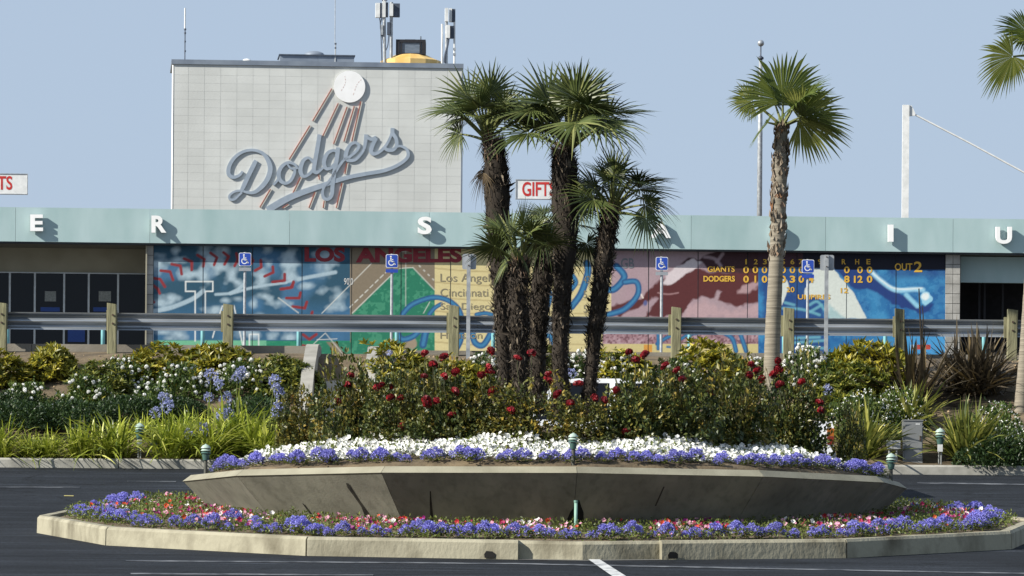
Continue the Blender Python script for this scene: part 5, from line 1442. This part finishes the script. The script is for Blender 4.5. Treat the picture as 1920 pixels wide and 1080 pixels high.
def ball_flower(r, seed, n=26):
    """ruffled bloom of curved petals"""
    rs = np.random.default_rng(seed); mb = MB()
    for k, (q, el, sz) in enumerate(((5, 75, .75), (6, 45, .95), (7, 10, 1.0), (6, -25, .8))):
        for j in range(q):
            a = 2 * math.pi * (j + .5 * k) / q + rs.normal(0, .15); e = math.radians(el + rs.normal(0, 8))
            c = np.array([math.cos(a) * math.cos(e), math.sin(a) * math.cos(e), math.sin(e)])
            t = np.array([-math.sin(a), math.cos(a), 0]); u = np.cross(c, t)
            w = r * sz * .62
            V = [c * r * .55 - u * w * .6, c * r * .9 + t * w, c * r * 1.0 + u * w * .9, c * r * .9 - t * w]
            mb.add(V, [(0, 1, 2, 3)], rs.uniform(.05, 1))
    mb.lathe([(r * .3, -r * .5), (r * .6, -.1 * r), (r * .55, r * .35), (r * .1, r * .55)], (0, 0, 0), 8)
    return mb
def cluster_flower(r, n, sz, seed):
    """open head of many little flowers"""
    rs = np.random.default_rng(seed); mb = MB()
    dv = unit(rs.normal(size=(n, 3)) + np.array([0, 0, .35])); Pt = dv * r * rs.uniform(.55, 1, n)[:, None]
    for k in range(3):
        D = unit(dv + rs.normal(0, .7, dv.shape)); N = unit(dv + rs.normal(0, .4, dv.shape))
        leaves(mb, Pt, D, N, sz, sz * .6, rs.uniform(.02, 1, n))
    return mb

# ------------------------------------------------------------------ roses in the planter
rose_v = [(bush_mesh((3900, 2900, 4600, 3300)[i], .62, 1.0, (.082, .10, .072, .09)[i], (.058, .068, .05, .06)[i], 100 + i, 0, .85, .5, gaps=(.06, .075, .05, .065)[i]), stems_mesh(22, .6, 1.0, .008, 120 + i, 1.12)) for i in range(4)]
rose_m = [(a.mesh('foliage', L_rose), s.mesh('stems', L_stem)) for a, s in rose_v]
rose_y = [(a.mesh('foliage', L_roseY), s.mesh('stems', L_stem)) for a, s in rose_v[:2]]
rose_fl = [ball_flower(.05, 200 + i).mesh('rose_flower', L_red) for i in range(4)]
rose_pts = [(500 + x / 3.2, 620 + y / 3.2) for x, y in ((505, 270), (485, 328), (435, 375), (425, 430), (660, 345), (745, 343), (745, 403), (805, 410), (945, 275), (1000, 203), (960, 415), (1065, 275), (1135, 250), (1290, 265), (1340, 245), (1332, 220), (1350, 362), (1130, 365), (1590, 135), (1505, 165), (1690, 262), (1688, 295), (815, 575), (1110, 505), (1465, 480), (1745, 383), (1820, 435), (1020, 425), (1065, 158), (690, 328), (965, 440), (1345, 122), (950, 138))]
rose_pts += [(1000 + x / 3.2, 620 + y / 3.2) for x, y in ((615, 180), (670, 145), (790, 210), (860, 240), (895, 293), (1065, 375), (1295, 270), (1345, 240), (1470, 185), (1470, 232), (1440, 265), (1480, 325), (365, 405), (425, 418), (560, 605), (1610, 310), (1715, 430), (500, 360), (270, 320), (145, 383), (575, 130), (1725, 480), (1370, 290), (1305, 205))]
# px, ring radius, top row of the photo, half width px, kind (1 = yellowing)
roses = [(572, 3.25, 728, 52, 1, 'broad yellowing rose bush at the sunlit end of the planter'), (655, 3.0, 695, 52, 0, 'loose rose bush with red blooms before the sloping walkway'), (742, 2.8, 700, 58, 0, 'dense rose bush beside the shaded walkway cheek wall'),
         (838, 2.8, 690, 60, 0, 'tall rose bush dotted with red blooms between the walkway and the palm trunks'), (905, 2.6, 715, 55, 1, 'yellow-leaved rose bush close beside the tall dark palm trunk near the tower'), (985, 2.7, 728, 52, 1, 'leggy rose bush at the foot of the palm trunks'), (1085, 2.8, 745, 50, 1, 'low yellowing rose bush with the white vehicle showing above it'),
         (1185, 2.8, 690, 62, 0, 'rose bush with dark red blooms beside the leaning palm'), (1272, 2.8, 688, 62, 0, 'tall full rose bush below the golden shrub'), (1385, 2.9, 705, 58, 0, 'rose bush between the tall golden shrub and the ringed fan palm trunk'), (1470, 3.0, 690, 60, 0, 'rose bush with clustered red blooms in front of the fan palm'), (1502, 3.25, 735, 52, 0, 'dark rose bush at the shaded end of the planter'),
         (700, 1.6, 715, 60, 0, 'rose bush in the back row near the walkway'), (800, 1.4, 700, 60, 1, 'yellowing rose bush in the back row between walkway and palm trunks'), (1240, 1.2, 700, 60, 0, 'rose bush in the back row beside the leaning palm'), (1340, 1.6, 705, 60, 1, 'yellowing rose bush in the back row near the fan palm'), (1595, 3.9, 760, 22, 0, 'small sprawling rose bush at the planter edge by the gold sword leaves')]
rbush = []
for i, (px, rad, yt, hw, kd, lab) in enumerate(roses):
    dx = (der(px, 800)[0] - 960) * DC / F - XC
    dy = math.sqrt(max(rad ** 2 - dx ** 2, 0.01)) if abs(dx) < rad else 0.0
    d = DC - dy
    x = Xat(px, 800, d); zb = float(zmound(min(4.5, math.hypot(x - XC, dy)))) - .02
    h = P(px, yt, d)[2] - zb
    o = thing('rose_bush', lab, 'rose bush', (x, d, zb), group=None)
    s = hw * d / F / .60
    fo, stm = (rose_y if kd else rose_m)[i % (2 if kd else 4)]
    rz = RNG.uniform(0, 6.28)
    copy_part(fo, 'foliage', o, (0, 0, h * .10), (0, 0, rz), (s, s, h * .84))
    copy_part(stm, 'stems', o, (0, 0, 0), (0, 0, rz), (s, s, h * .98))
    rbush.append((px, o, d, hw, i))
for j, (px, py) in enumerate(rose_pts):
    c = [r for r in rbush if abs(r[0] - px) < r[3] + 14 and r[4] != 16 or (r[4] == 16 and px > 1560)]
    if not c: c = rbush
    front = [r for r in c if r[4] < 12 or r[4] == 16] or c
    bsh = min(front, key=lambda r: abs(r[0] - px))
    d = bsh[2] - .30
    p = P(px, py, d) - np.array(bsh[1].location)
    fo = copy_part(rose_fl[j % 4], 'rose_flower', bsh[1], tuple(p), (RNG.uniform(.2, .9), RNG.uniform(-.4, .4), RNG.uniform(0, 6.28)), (RNG.uniform(.95, 1.45), RNG.uniform(.95, 1.45), RNG.uniform(.8, 1.2)))
    q = np.array(bsh[1].location) + p
    if p[2] > .85 * 1.0:
        MB().tube([q + np.array([RNG.normal(0, .03), .08, -.35]), q + np.array([0, .02, -.12]), q - np.array([0, 0, .03])], .006, 5, False, .5).build('flower_stem', L_stem, bsh[1])

# ------------------------------------------------------------------ edging clumps and bedding flowers
def ager_mesh(seed):
    rs = np.random.default_rng(seed); mb = MB()
    nh = 26
    for h in range(nh):
        a = rs.uniform(0, 6.28); q = math.sqrt(rs.random()) * .092
        c = np.array([math.cos(a) * q, math.sin(a) * q, .055 + .085 * (1 - (q / .092) ** 2) + rs.normal(0, .008)])
        n = 26
        dv = unit(rs.normal(size=(n, 3)) + np.array([0, 0, .6]))
        leaves(mb, c + dv * .014, dv + rs.normal(0, .35, dv.shape), unit(rs.normal(size=(n, 3))), .020, .011, rs.uniform(.05, 1, n))
    return mb
def ager_leaf(seed):
    rs = np.random.default_rng(seed); mb = MB(); n = 60
    a = rs.uniform(0, 6.28, n); q = np.sqrt(rs.random(n)) * .11
    Pt = np.stack([np.cos(a) * q, np.sin(a) * q, rs.uniform(.01, .085, n)], 1)
    leaves(mb, Pt, np.stack([np.cos(a), np.sin(a), rs.uniform(-.2, .8, n)], 1), unit(np.stack([np.cos(a) * .3, np.sin(a) * .3, np.ones(n)], 1)), .05, .03, rs.uniform(.02, 1, n))
    return mb
AG = [(ager_mesh(300 + i).mesh('flower_heads', L_purple), ager_leaf(320 + i).mesh('leaves', L_bed)) for i in range(5)]
cnt = [0]
def ageratum(x, y, z, s, label, group):
    o = thing('ageratum_clump', label, 'flower', (x, y, z), RNG.uniform(0, 6.28), group, (s, s, s * RNG.uniform(.85, 1.1)))
    f, l = AG[cnt[0] % 5]; cnt[0] += 1
    stuff(copy_part(f, 'flower_heads', o)); copy_part(l, 'leaves', o)
def pol(t, r, xc=None): return (XC if xc is None else xc) + r * math.sin(t), DC - r * math.cos(t)
for k in range(84):
    t = math.radians(-106 + 212 * (k + RNG.uniform(-.35, .35)) / 83)
    r = 4.24 + RNG.normal(0, .05) + .12 * (abs(t) > 1.1)
    x, y = pol(t, r); ageratum(x, y, float(zmound(r)) - .01, RNG.uniform(.75, 1.3), 'purple ageratum clump edging the soil on top of the raised planter', 'purple clumps on the planter')
for k in range(140):
    t = math.radians(-112 + 224 * (k + RNG.uniform(-.4, .4)) / 139)
    kk = (t - TH0) / (math.pi / 6)
    side = abs(math.degrees(t)) > 38
    rr_ = 6.26 - abs(RNG.normal(0, .10)) - (RNG.uniform(0, .45) if side and k % 2 else 0) - (.13 if cutL - .05 < kk < cutR + .05 else 0)
    p = iring(rr_, kk); ageratum(p[0], p[1], zbed(p[0], p[1]) - .015, RNG.uniform(.7, 1.4), 'purple ageratum clump just inside the low island kerb', 'purple clumps along the island kerb')

def petunias(C, r, facing, a, jitter=.45):
    """five-lobed trumpets: (n) centres -> one mesh"""
    n = len(C); N = unit(facing + RNG.normal(0, jitter, (n, 3)))
    u = unit(np.cross(N, np.array([.3, .1, .9]) + RNG.normal(0, .2, (n, 3)))); w = np.cross(N, u)
    k = 10; V = np.zeros((n, k + 1, 3)); V[:, 0] = C - N * (r * .35)[:, None]
    for j in range(k):
        t = 2 * math.pi * j / k; q = r * (1.0 if j % 2 == 0 else .78)
        V[:, j + 1] = C + (u * math.cos(t) + w * math.sin(t)) * q[:, None] + N * (r * RNG.uniform(-.15, .2, n))[:, None]
    f = np.array([(0, j + 1, (j + 1) % k + 1) for j in range(k)])
    Fa = (f[None] + (np.arange(n) * (k + 1))[:, None, None]).reshape(-1, 3)
    mb = MB(); mb.add(V.reshape(-1, 3), Fa.tolist(), np.repeat(a, k)); return mb
n = 7000
t = np.radians(RNG.uniform(-100, 100, n)); r = np.sqrt(RNG.uniform(2.85 ** 2, 4.12 ** 2, n))
hgt = .075 + .045 * np.sin(t * 9 + r * 3) + RNG.normal(0, .03, n)
keep = RNG.random(n) < np.clip(1.15 - .6 * (r < 3.1), 0, 1)
C = np.stack([XC + r * np.sin(t), DC - r * np.cos(t), zmound(r) + np.maximum(hgt, .03)], 1)[keep]
nn = len(C)
wp = petunias(C, RNG.uniform(.026, .040, nn), np.array([-.1, -.75, .65]), RNG.uniform(.02, 1, nn)).build('white_petunias', L_white)
stuff(tag(wp, 'dense white petunias carpeting the raised planter in front of the roses', 'flowers'))
n = 9000
t = np.radians(RNG.uniform(-103, 103, n)); r = np.sqrt(RNG.uniform(2.75 ** 2, 4.12 ** 2, n))
Pt = np.stack([XC + r * np.sin(t), DC - r * np.cos(t), zmound(r) + np.abs(.07 + .05 * np.sin(t * 9 + r * 3) + RNG.normal(0, .03, n))], 1)
mb = MB(); leaves(mb, Pt, rdir(n, .6), rdir(n, 1.2), .05, .028, np.clip(RNG.beta(2, 2, n), .02, 1))
stuff(tag(mb.build('petunia_leaves', L_bed), 'pale green leaves between the white petunias of the planter', 'leaves'))
def bed_pts(n, r0, r1):
    t = np.radians(RNG.uniform(-125, 125, n)); r = np.sqrt(RNG.uniform(r0 ** 2, r1 ** 2, n))
    x = XI + r * np.sin(t); y = DC - r * np.cos(t)
    return x, y, np.array([zbed(a, b_) for a, b_ in zip(x, y)]), t
x, y, z, t = bed_pts(4800, 4.3, 6.05)
kp = (np.sin(x * 3.1 + 1) + np.sin(y * 3.7 + x * 2.2) + np.sin(x * 7.3 - y * 5.1) * .7 + RNG.normal(0, .55, len(x))) > .62
x, y, z, t = x[kp], y[kp], z[kp], t[kp]
patch = np.clip((np.sin(t * 7.3 + 1) + np.sin(t * 17 + 2.5) + RNG.normal(0, 1.3, len(t))) * .16 + .5, 0, .999)
lab_w = RNG.random(len(t)) < .20
patch = np.where(lab_w, .66, patch)
C = np.stack([x, y, z + RNG.uniform(.05, .14, len(x))], 1)
mp = petunias(C, RNG.uniform(.015, .040, len(x)), np.array([-.1, -.7, .7]), np.clip(patch, .01, .999)).build('mixed_petunias', L_mix)
stuff(tag(mp, 'mixed red, magenta, pink and white petunias in the low island bed', 'flowers'))
x, y, z, t = bed_pts(21000, 4.0, 6.35)
mb = MB(); Pt = np.stack([x, y, z + RNG.uniform(0, .13, len(x))], 1)
leaves(mb, Pt, rdir(len(x), .7), rdir(len(x), 1.2), RNG.uniform(.03, .06, len(x)), .024, np.clip(RNG.beta(2, 2, len(x)), .02, 1))
stuff(tag(mb.build('bedding_leaves', L_bed), 'low green leaves filling the island flower bed', 'leaves'))
def weed(px, py, h, label):
    # a small upright seedling in the bed or at the kerb
    x = Xat(px, py, 74); best = min(np.linspace(71.5, 84, 300), key=lambda q: abs(P(px, py, q)[2] - zbed(P(px, py, q)[0], q)) if math.hypot(P(px, py, q)[0] - XI, q - DC) < 6.4 else 9)
    p = P(px, py, best); p[2] = zbed(p[0], best)
    o = thing('weed', label, 'weed', tuple(p))
    MB().tube([p, p + np.array([.01, 0, h])], .006, 5, False, .5).build('stem', L_stem, o)
    n = 46; mb = MB(); hh_ = RNG.uniform(.1, 1, n); a = RNG.uniform(0, 6.28, n)
    Pt = p + np.stack([np.cos(a) * .01, np.sin(a) * .01, hh_ * h], 1)
    leaves(mb, Pt, np.stack([np.cos(a), np.sin(a), RNG.uniform(0, .9, n)], 1), unit(np.stack([np.cos(a) * .2, np.sin(a) * .2, np.ones(n)], 1)), .07 * (1.2 - hh_ * .6), .03, RNG.uniform(.1, .8, n))
    mb.build('leaves', L_bed, o)
weed(275, 948, .19, 'upright weed behind the petunias at the sunlit island end'); weed(549, 986, .24, 'pale thin weed at the foot of the leaning planter panel'); weed(745, 992, .12, 'small weed tuft against the planter foot')
weed(1626, 984, .13, 'leafy weed in the shaded bed below the planter overhang'); weed(1659, 980, .17, 'taller leafy weed near the shaded tip of the planter')
def kerb_weed(px, py, s, label):
    p = on_road(px, py + 1)
    o = thing('grass_tuft', label, 'weed', tuple(p))
    mb = MB()
    for _ in range(16): strap(mb, p + RNG.normal(0, .03 * s, 3) * np.array([1.6, .3, 0]), RNG.uniform(0, 6.28), RNG.uniform(.5, 1.4), RNG.uniform(.05, .10) * s, .006, .4, 3, RNG.uniform(.2, 1))
    mb.build('blades', L_bed, o)
kerb_weed(530, 1031.5, 1.1, 'dry weed tuft growing at the foot of the sunlit kerb'); kerb_weed(315, 1025, .7, 'tiny grass tuft at the kerb foot near its sunlit corner'); kerb_weed(230, 1021, .8, 'small grass tuft at the sunlit kerb corner')

# ------------------------------------------------------------------ planted bank
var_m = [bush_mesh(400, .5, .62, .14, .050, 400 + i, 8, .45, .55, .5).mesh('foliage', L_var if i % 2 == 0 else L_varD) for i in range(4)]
var_s = stems_mesh(9, .4, .5, .012, 410).mesh('stems', L_stem)
wr_m = [bush_mesh(2600, .5, .5, .062, .040, 420 + i, 0, .6, .35, gaps=.04).mesh('foliage', L_wr) for i in range(3)]
dk_m = [bush_mesh(5000, .6, .36, .05, .03, 440 + i, 0, .5, .25).mesh('foliage', L_dark) for i in range(2)]
wfl = [ball_flower(.029, 460 + i).mesh('white_bloom', L_white) for i in range(2)]
def bank_bush(name, label, cat, px, yb, yt, hw, me, stems=None, zs=1.0, native=(.5, .6), group=None, nfl=0, fme=None, fsc=1.0):
    p = on_bank(px, yb); d = p[1]
    h = (yb - yt) * d / F * (.92 if name == 'golden_shrub' else 1.0); s = hw * d / F / native[0] * {'golden_shrub': 1.12, 'white_flowering_bush': 1.0, 'ground_cover_mound': 1.3}.get(name, 1.1)
    o = thing(name, label, cat, (p[0], d, p[2] - .05), group=group)
    rz = RNG.uniform(0, 6.28)
    copy_part(me, 'foliage', o, (0, 0, 0), (0, 0, rz), (s, s, h / native[1] * zs))
    if stems: copy_part(stems, 'stems', o, (0, 0, 0), (0, 0, rz), (s, s, h / native[1] * .9))
    for j in range(nfl):
        a = RNG.uniform(math.pi, 2 * math.pi) if j % 4 else RNG.uniform(0, math.pi); e = math.asin(RNG.uniform(.15, 1))
        r = RNG.uniform(.92, 1.1)
        copy_part(fme[j % len(fme)], 'white_bloom', o, (math.cos(a) * math.cos(e) * s * native[0] * r, math.sin(a) * math.cos(e) * s * native[0] * r, math.sin(e) * h * r), (RNG.uniform(.2, 1), 0, RNG.uniform(0, 6)), (fsc * RNG.uniform(.75, 1.3),) * 3)
    return o
golden = [(15, 722, 660, 52, 'golden-leaved shrub on the bank below the glazed entrance doors'), (98, 705, 634, 44, 'round golden shrub just under the guard rail before the glazed doors'), (285, 722, 652, 56, 'large golden shrub under the guard rail before the blue mural corner'), (192, 748, 684, 48, 'golden shrub spilling down the bank below the white blooms'),
          (402, 716, 632, 58, 'big golden shrub before the wheelchair sign with stitched mural'), (538, 738, 662, 54, 'golden shrub beside the sunlit walkway cheek wall'), (770, 740, 655, 58, 'golden shrub beside the shaded walkway cheek wall behind the roses'), (850, 735, 664, 54, 'golden shrub before the cream league table behind the roses'),
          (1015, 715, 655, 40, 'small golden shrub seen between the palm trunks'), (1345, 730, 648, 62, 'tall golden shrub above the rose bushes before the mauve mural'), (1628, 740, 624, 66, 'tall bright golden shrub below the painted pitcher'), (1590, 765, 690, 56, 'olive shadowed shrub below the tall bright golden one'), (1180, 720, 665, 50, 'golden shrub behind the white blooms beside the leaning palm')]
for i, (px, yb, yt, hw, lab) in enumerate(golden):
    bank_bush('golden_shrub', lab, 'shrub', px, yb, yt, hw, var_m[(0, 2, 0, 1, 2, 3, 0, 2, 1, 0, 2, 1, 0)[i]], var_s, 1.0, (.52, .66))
whites = [(235, 735, 668, 60, 34, 'white-blooming bush between two golden shrubs below the doors'), (160, 765, 700, 60, 20, 'white-blooming bush low on the bank beside bare soil'), (345, 745, 680, 60, 26, 'white-blooming bush below the blue mural corner'), (455, 740, 672, 62, 36, 'white-blooming bush beside the blue umbels and cheek wall'),
          (55, 765, 712, 55, 16, 'sparse white-blooming bush below the entrance doors'), (905, 715, 660, 46, 30, 'white-blooming bush before the cream league table beside a palm trunk'), (1100, 710, 655, 50, 30, 'white-blooming bush between the tall and leaning palms'), (1160, 722, 660, 50, 40, 'white-blooming bush beside the leaning palm trunk before the mauve mural'),
          (1270, 735, 672, 54, 30, 'white-blooming bush between the leaning palm and the tall golden shrub'), (1510, 740, 645, 58, 60, 'large white-blooming bush between the fan palm trunk and bright golden shrub'), (1415, 720, 668, 40, 26, 'small white-blooming bush between the golden shrub and fan palm trunk'), (290, 775, 715, 50, 14, 'thin white-blooming bush beside bare soil above the strap leaves')]
for i, (px, yb, yt, hw, nf, lab) in enumerate(whites):
    bank_bush('white_flowering_bush', lab, 'bush', px, yb, yt, hw, wr_m[i % 3], None, 1.0, (.52, .54), None, int(nf * 1.6), wfl, 1.0)
darks = [(40, 800, 745, 78, 'dark green ground cover mound below the doors'), (130, 800, 748, 70, 'dark green ground cover mound above the tall strap leaves'), (245, 790, 735, 62, 'dark green ground cover mound below the thin white bush'), (330, 775, 738, 50, 'dark green ground cover mound beside the blue umbels'), (480, 790, 735, 62, 'dark green ground cover mound behind the tallest strap leaves'), (20, 775, 728, 50, 'dark green ground cover mound at the bare soil below the golden shrub'), (1870, 870, 810, 60, 'dark green ground cover mound by the far kerb near the pale palm trunk')]
for i, (px, yb, yt, hw, lab) in enumerate(darks):
    bank_bush('ground_cover_mound', lab, 'ground cover', px, yb, yt, hw, dk_m[i % 2], None, 1.0, (.62, .40))
# bushes speckled with tiny white flowers
tiny = MB(); Pt, dv = shell_points(300, .53, .55, 480, .15, .1, .3)
for k in range(2): leaves(tiny, Pt, rdir(300, .2), unit(dv + RNG.normal(0, .5, dv.shape)), .024, .02, RNG.uniform(.02, 1, 300))
tiny_me = tiny.mesh('tiny_flowers', L_white)
for i, (px, yb, yt, hw, lab) in enumerate([(1620, 815, 735, 66, 'bush speckled with tiny white flowers behind the gold sword leaves'), (1690, 800, 728, 50, 'speckled white-flowered bush below the bronze sword leaves'), (1870, 830, 755, 55, 'speckled white-flowered bush on the soil near the pale palm trunk'), (1900, 865, 800, 48, 'speckled white-flowered bush by the far kerb beside the ground cover')]):
    o = bank_bush('speckled_bush', lab, 'bush', px, yb, yt, hw, wr_m[i % 3], None, 1.0, (.52, .54))
    ch = o.children[0]; stuff(copy_part(tiny_me, 'tiny_flowers', o, (0, 0, 0), tuple(ch.rotation_euler), tuple(ch.scale)))

# strap-leaved clumps with blue umbels
def aga_mesh(seed, n=230):
    rs = np.random.default_rng(seed); mb = MB()
    for _ in range(n):
        az = rs.uniform(0, 6.283); el = math.radians(np.clip(rs.normal(58, 19), 14, 88))
        strap(mb, np.array([rs.normal(0, .07), rs.normal(0, .07), 0]), az, el, rs.uniform(.45, .85), rs.uniform(.014, .021), rs.uniform(.25, .65), 6, float(np.clip(rs.normal(.5, .25), .02, 1)), twist=rs.normal(0, .5))
    return mb
AGA = [aga_mesh(500 + i).mesh('leaf_clump', L_aga) for i in range(4)]
umb = [cluster_flower(.10, 62, .036, 520 + i).mesh('flower_head', L_blue) for i in range(3)]
agas = [(-5, 862, 770, 1.05, 'strap-leaved clump by the kerb below the entrance doors'), (55, 862, 800, .75, 'small strap-leaved clump by the kerb near bare soil'), (88, 866, 800, .72, 'short strap-leaved clump by the kerb with dark gap behind'), (150, 864, 775, 1.0, 'bright low strap-leaved clump next but one to the twin-stake lamp'), (212, 862, 752, 1.08, 'tall bright strap-leaved clump beside the twin-stake lamp'),
        (318, 862, 748, 1.12, 'bright strap-leaved clump on the planter side of the twin-stake lamp'), (385, 862, 755, 1.05, 'strap-leaved clump with two low blue umbels'), (440, 850, 730, 1.2, 'tall strap-leaved clump carrying most of the blue umbels'), (492, 862, 745, 1.12, 'tall strap-leaved clump beside the planter and yellowing roses'), (345, 835, 760, .95, 'strap-leaved clump in the second row behind the lamp'), (270, 830, 770, .85, 'strap-leaved clump half hidden behind the lamp')]
umbels = [(396, 704), (410, 720), (391, 745), (424, 747), (452, 698), (428, 776), (414, 778), (315, 762), (292, 774), (353, 813), (382, 805), (515, 714), (524, 738), (518, 728), (519, 770), (524, 760), (306, 746), (288, 838), (445, 706), (735, 664), (748, 662), (1553, 730), (1072, 700)]
ag_o = []
for i, (px, yb, yt, sc, lab) in enumerate(agas):
    p = on_bank(px, min(yb, 862)); p[1] += .22; p[2] = float(zbank(p[1])); d = p[1]
    o = thing('strap_leaf_clump', lab, 'plant', (p[0], d, p[2] - .04), RNG.uniform(0, 6.28) * 0)
    s = (yb - yt) * d / F / .78
    copy_part(AGA[i % 4], 'leaf_clump', o, (0, 0, 0), (0, 0, RNG.uniform(0, 6.28)), (s * 1.3, s * 1.3, s * 1.38))
    ag_o.append((px, o, d))
extra = [(742, 700, 'strap-leaved clump hidden behind the roses by the cheek wall'), (1553, 775, 'strap-leaved clump with one blue umbel behind the planter'), (1072, 745, 'strap-leaved clump with one blue umbel between the palms')]
for px, yb, lab in extra:
    p = on_bank(px, yb); o = thing('strap_leaf_clump', lab, 'plant', (p[0], p[1], p[2] - .04))
    copy_part(AGA[1], 'leaf_clump', o, (0, 0, 0), (0, 0, 1), (.6, .6, .5)); ag_o.append((px, o, p[1]))
for j, (px, py) in enumerate(umbels):
    a = min(ag_o[5:9] + ag_o[11:], key=lambda q: abs(q[0] - px) - (20 if q[0] == 440 and py < 760 else 0))
    loc = np.array(a[1].location); d = a[2] - RNG.uniform(-.1, .12)
    p = P(px, py, d)
    q0 = loc + np.array([(p[0] - loc[0]) * .35, 0, .02])
    st = MB().tube(catmull([q0, (q0 + p) / 2 + np.array([(p[0] - q0[0]) * -.12, 0, .05]), p], 4), .007, 5, False, .7).build('flower_stalk', L_bed, a[1])
    copy_part(umb[j % 3], 'flower_head', a[1], tuple(p - loc), (0, 0, RNG.uniform(0, 6)), (RNG.uniform(.8, 1.08),) * 3)

# sword-leaved clumps
def sword_mesh(seed, n, L, W_, el0, sd, droop, sp=.1):
    rs = np.random.default_rng(seed); mb = MB()
    for _ in range(n):
        az = rs.uniform(0, 6.283); el = math.radians(np.clip(rs.normal(el0, sd), 8, 88))
        strap(mb, np.array([rs.normal(0, sp), rs.normal(0, sp), 0]), az, el, L * rs.uniform(.6, 1.05), W_ * rs.uniform(.7, 1.2), rs.uniform(.05, droop), 5, float(np.clip(rs.beta(1.6, 2.4), .02, 1)), twist=rs.normal(0, .6))
    return mb
swords = [(1712, 760, 'sparse bronze sword-leaved clump with a tall dead flower stalk', sword_mesh(601, 150, 1.55, .042, 46, 20, .15), L_bronze), (1828, 735, 'dense dark bronze sword-leaved clump under the guard rail', sword_mesh(602, 420, 1.4, .042, 48, 22, .35, .16), L_bronze),
          (1618, 862, 'gold-edged sword-leaved clump between the roses and the cabinet', sword_mesh(603, 210, 1.25, .042, 55, 22, .45), L_gold), (1712, 800, 'gold-edged sword-leaved clump behind the grey cabinet', sword_mesh(604, 150, 1.0, .038, 58, 18, .4), L_gold), (1808, 866, 'large gold-edged sword-leaved clump behind a twin-stake lamp near the cabinet', sword_mesh(605, 260, 1.3, .042, 58, 20, .5), L_gold)]
for px, yb, lab, mb, mm in swords:
    p = on_bank(px, min(yb, 862)); o = thing('sword_leaf_clump', lab, 'plant', (p[0], p[1], p[2] - .05))
    copy_part(mb.mesh('leaf_clump', mm), 'leaf_clump', o)
    if px == 1712 and yb == 760:
        a, b_, c = P(1728, 700, p[1]), P(1727, 640, p[1]), P(1723, 541, p[1])
        MB().tube(catmull([np.array([P(1724, 750, p[1])[0], p[1], p[2]]), a, b_, c], 4), np.linspace(.028, .010, 13), 6, True, .1).build('flower_stalk', L_bronze, o)
        MB().tube(catmull([b_, P(1731, 600, p[1]), P(1729, 572, p[1])], 4), np.linspace(.014, .006, 9), 6, True, .1).build('stalk_branch', L_bronze, o)
# loose stones and litter on bare soil
n = 900
xs = RNG.uniform(-9.6, 9.6, n); ds = RNG.uniform(93.6, 99.8, n)
mb = MB()
for x_, d_ in zip(xs, ds):
    r = RNG.uniform(.012, .04); z_ = float(zbank(d_)) + bump_bank(x_, d_)
    V = np.array([(x_ - r, d_, z_), (x_, d_ - r, z_), (x_ + r, d_, z_), (x_, d_ + r, z_), (x_ + RNG.normal(0, r * .3), d_, z_ + r * .9)])
    mb.add(V, [(0, 1, 4), (1, 2, 4), (2, 3, 4), (3, 0, 4)])
stuff(tag(mb.build('bank_stones', mat('dry_clod', lin(120, 102, 78), lin(158, 138, 108), rough=.95)), 'loose dry clods scattered over the bare bank soil', 'stones'))
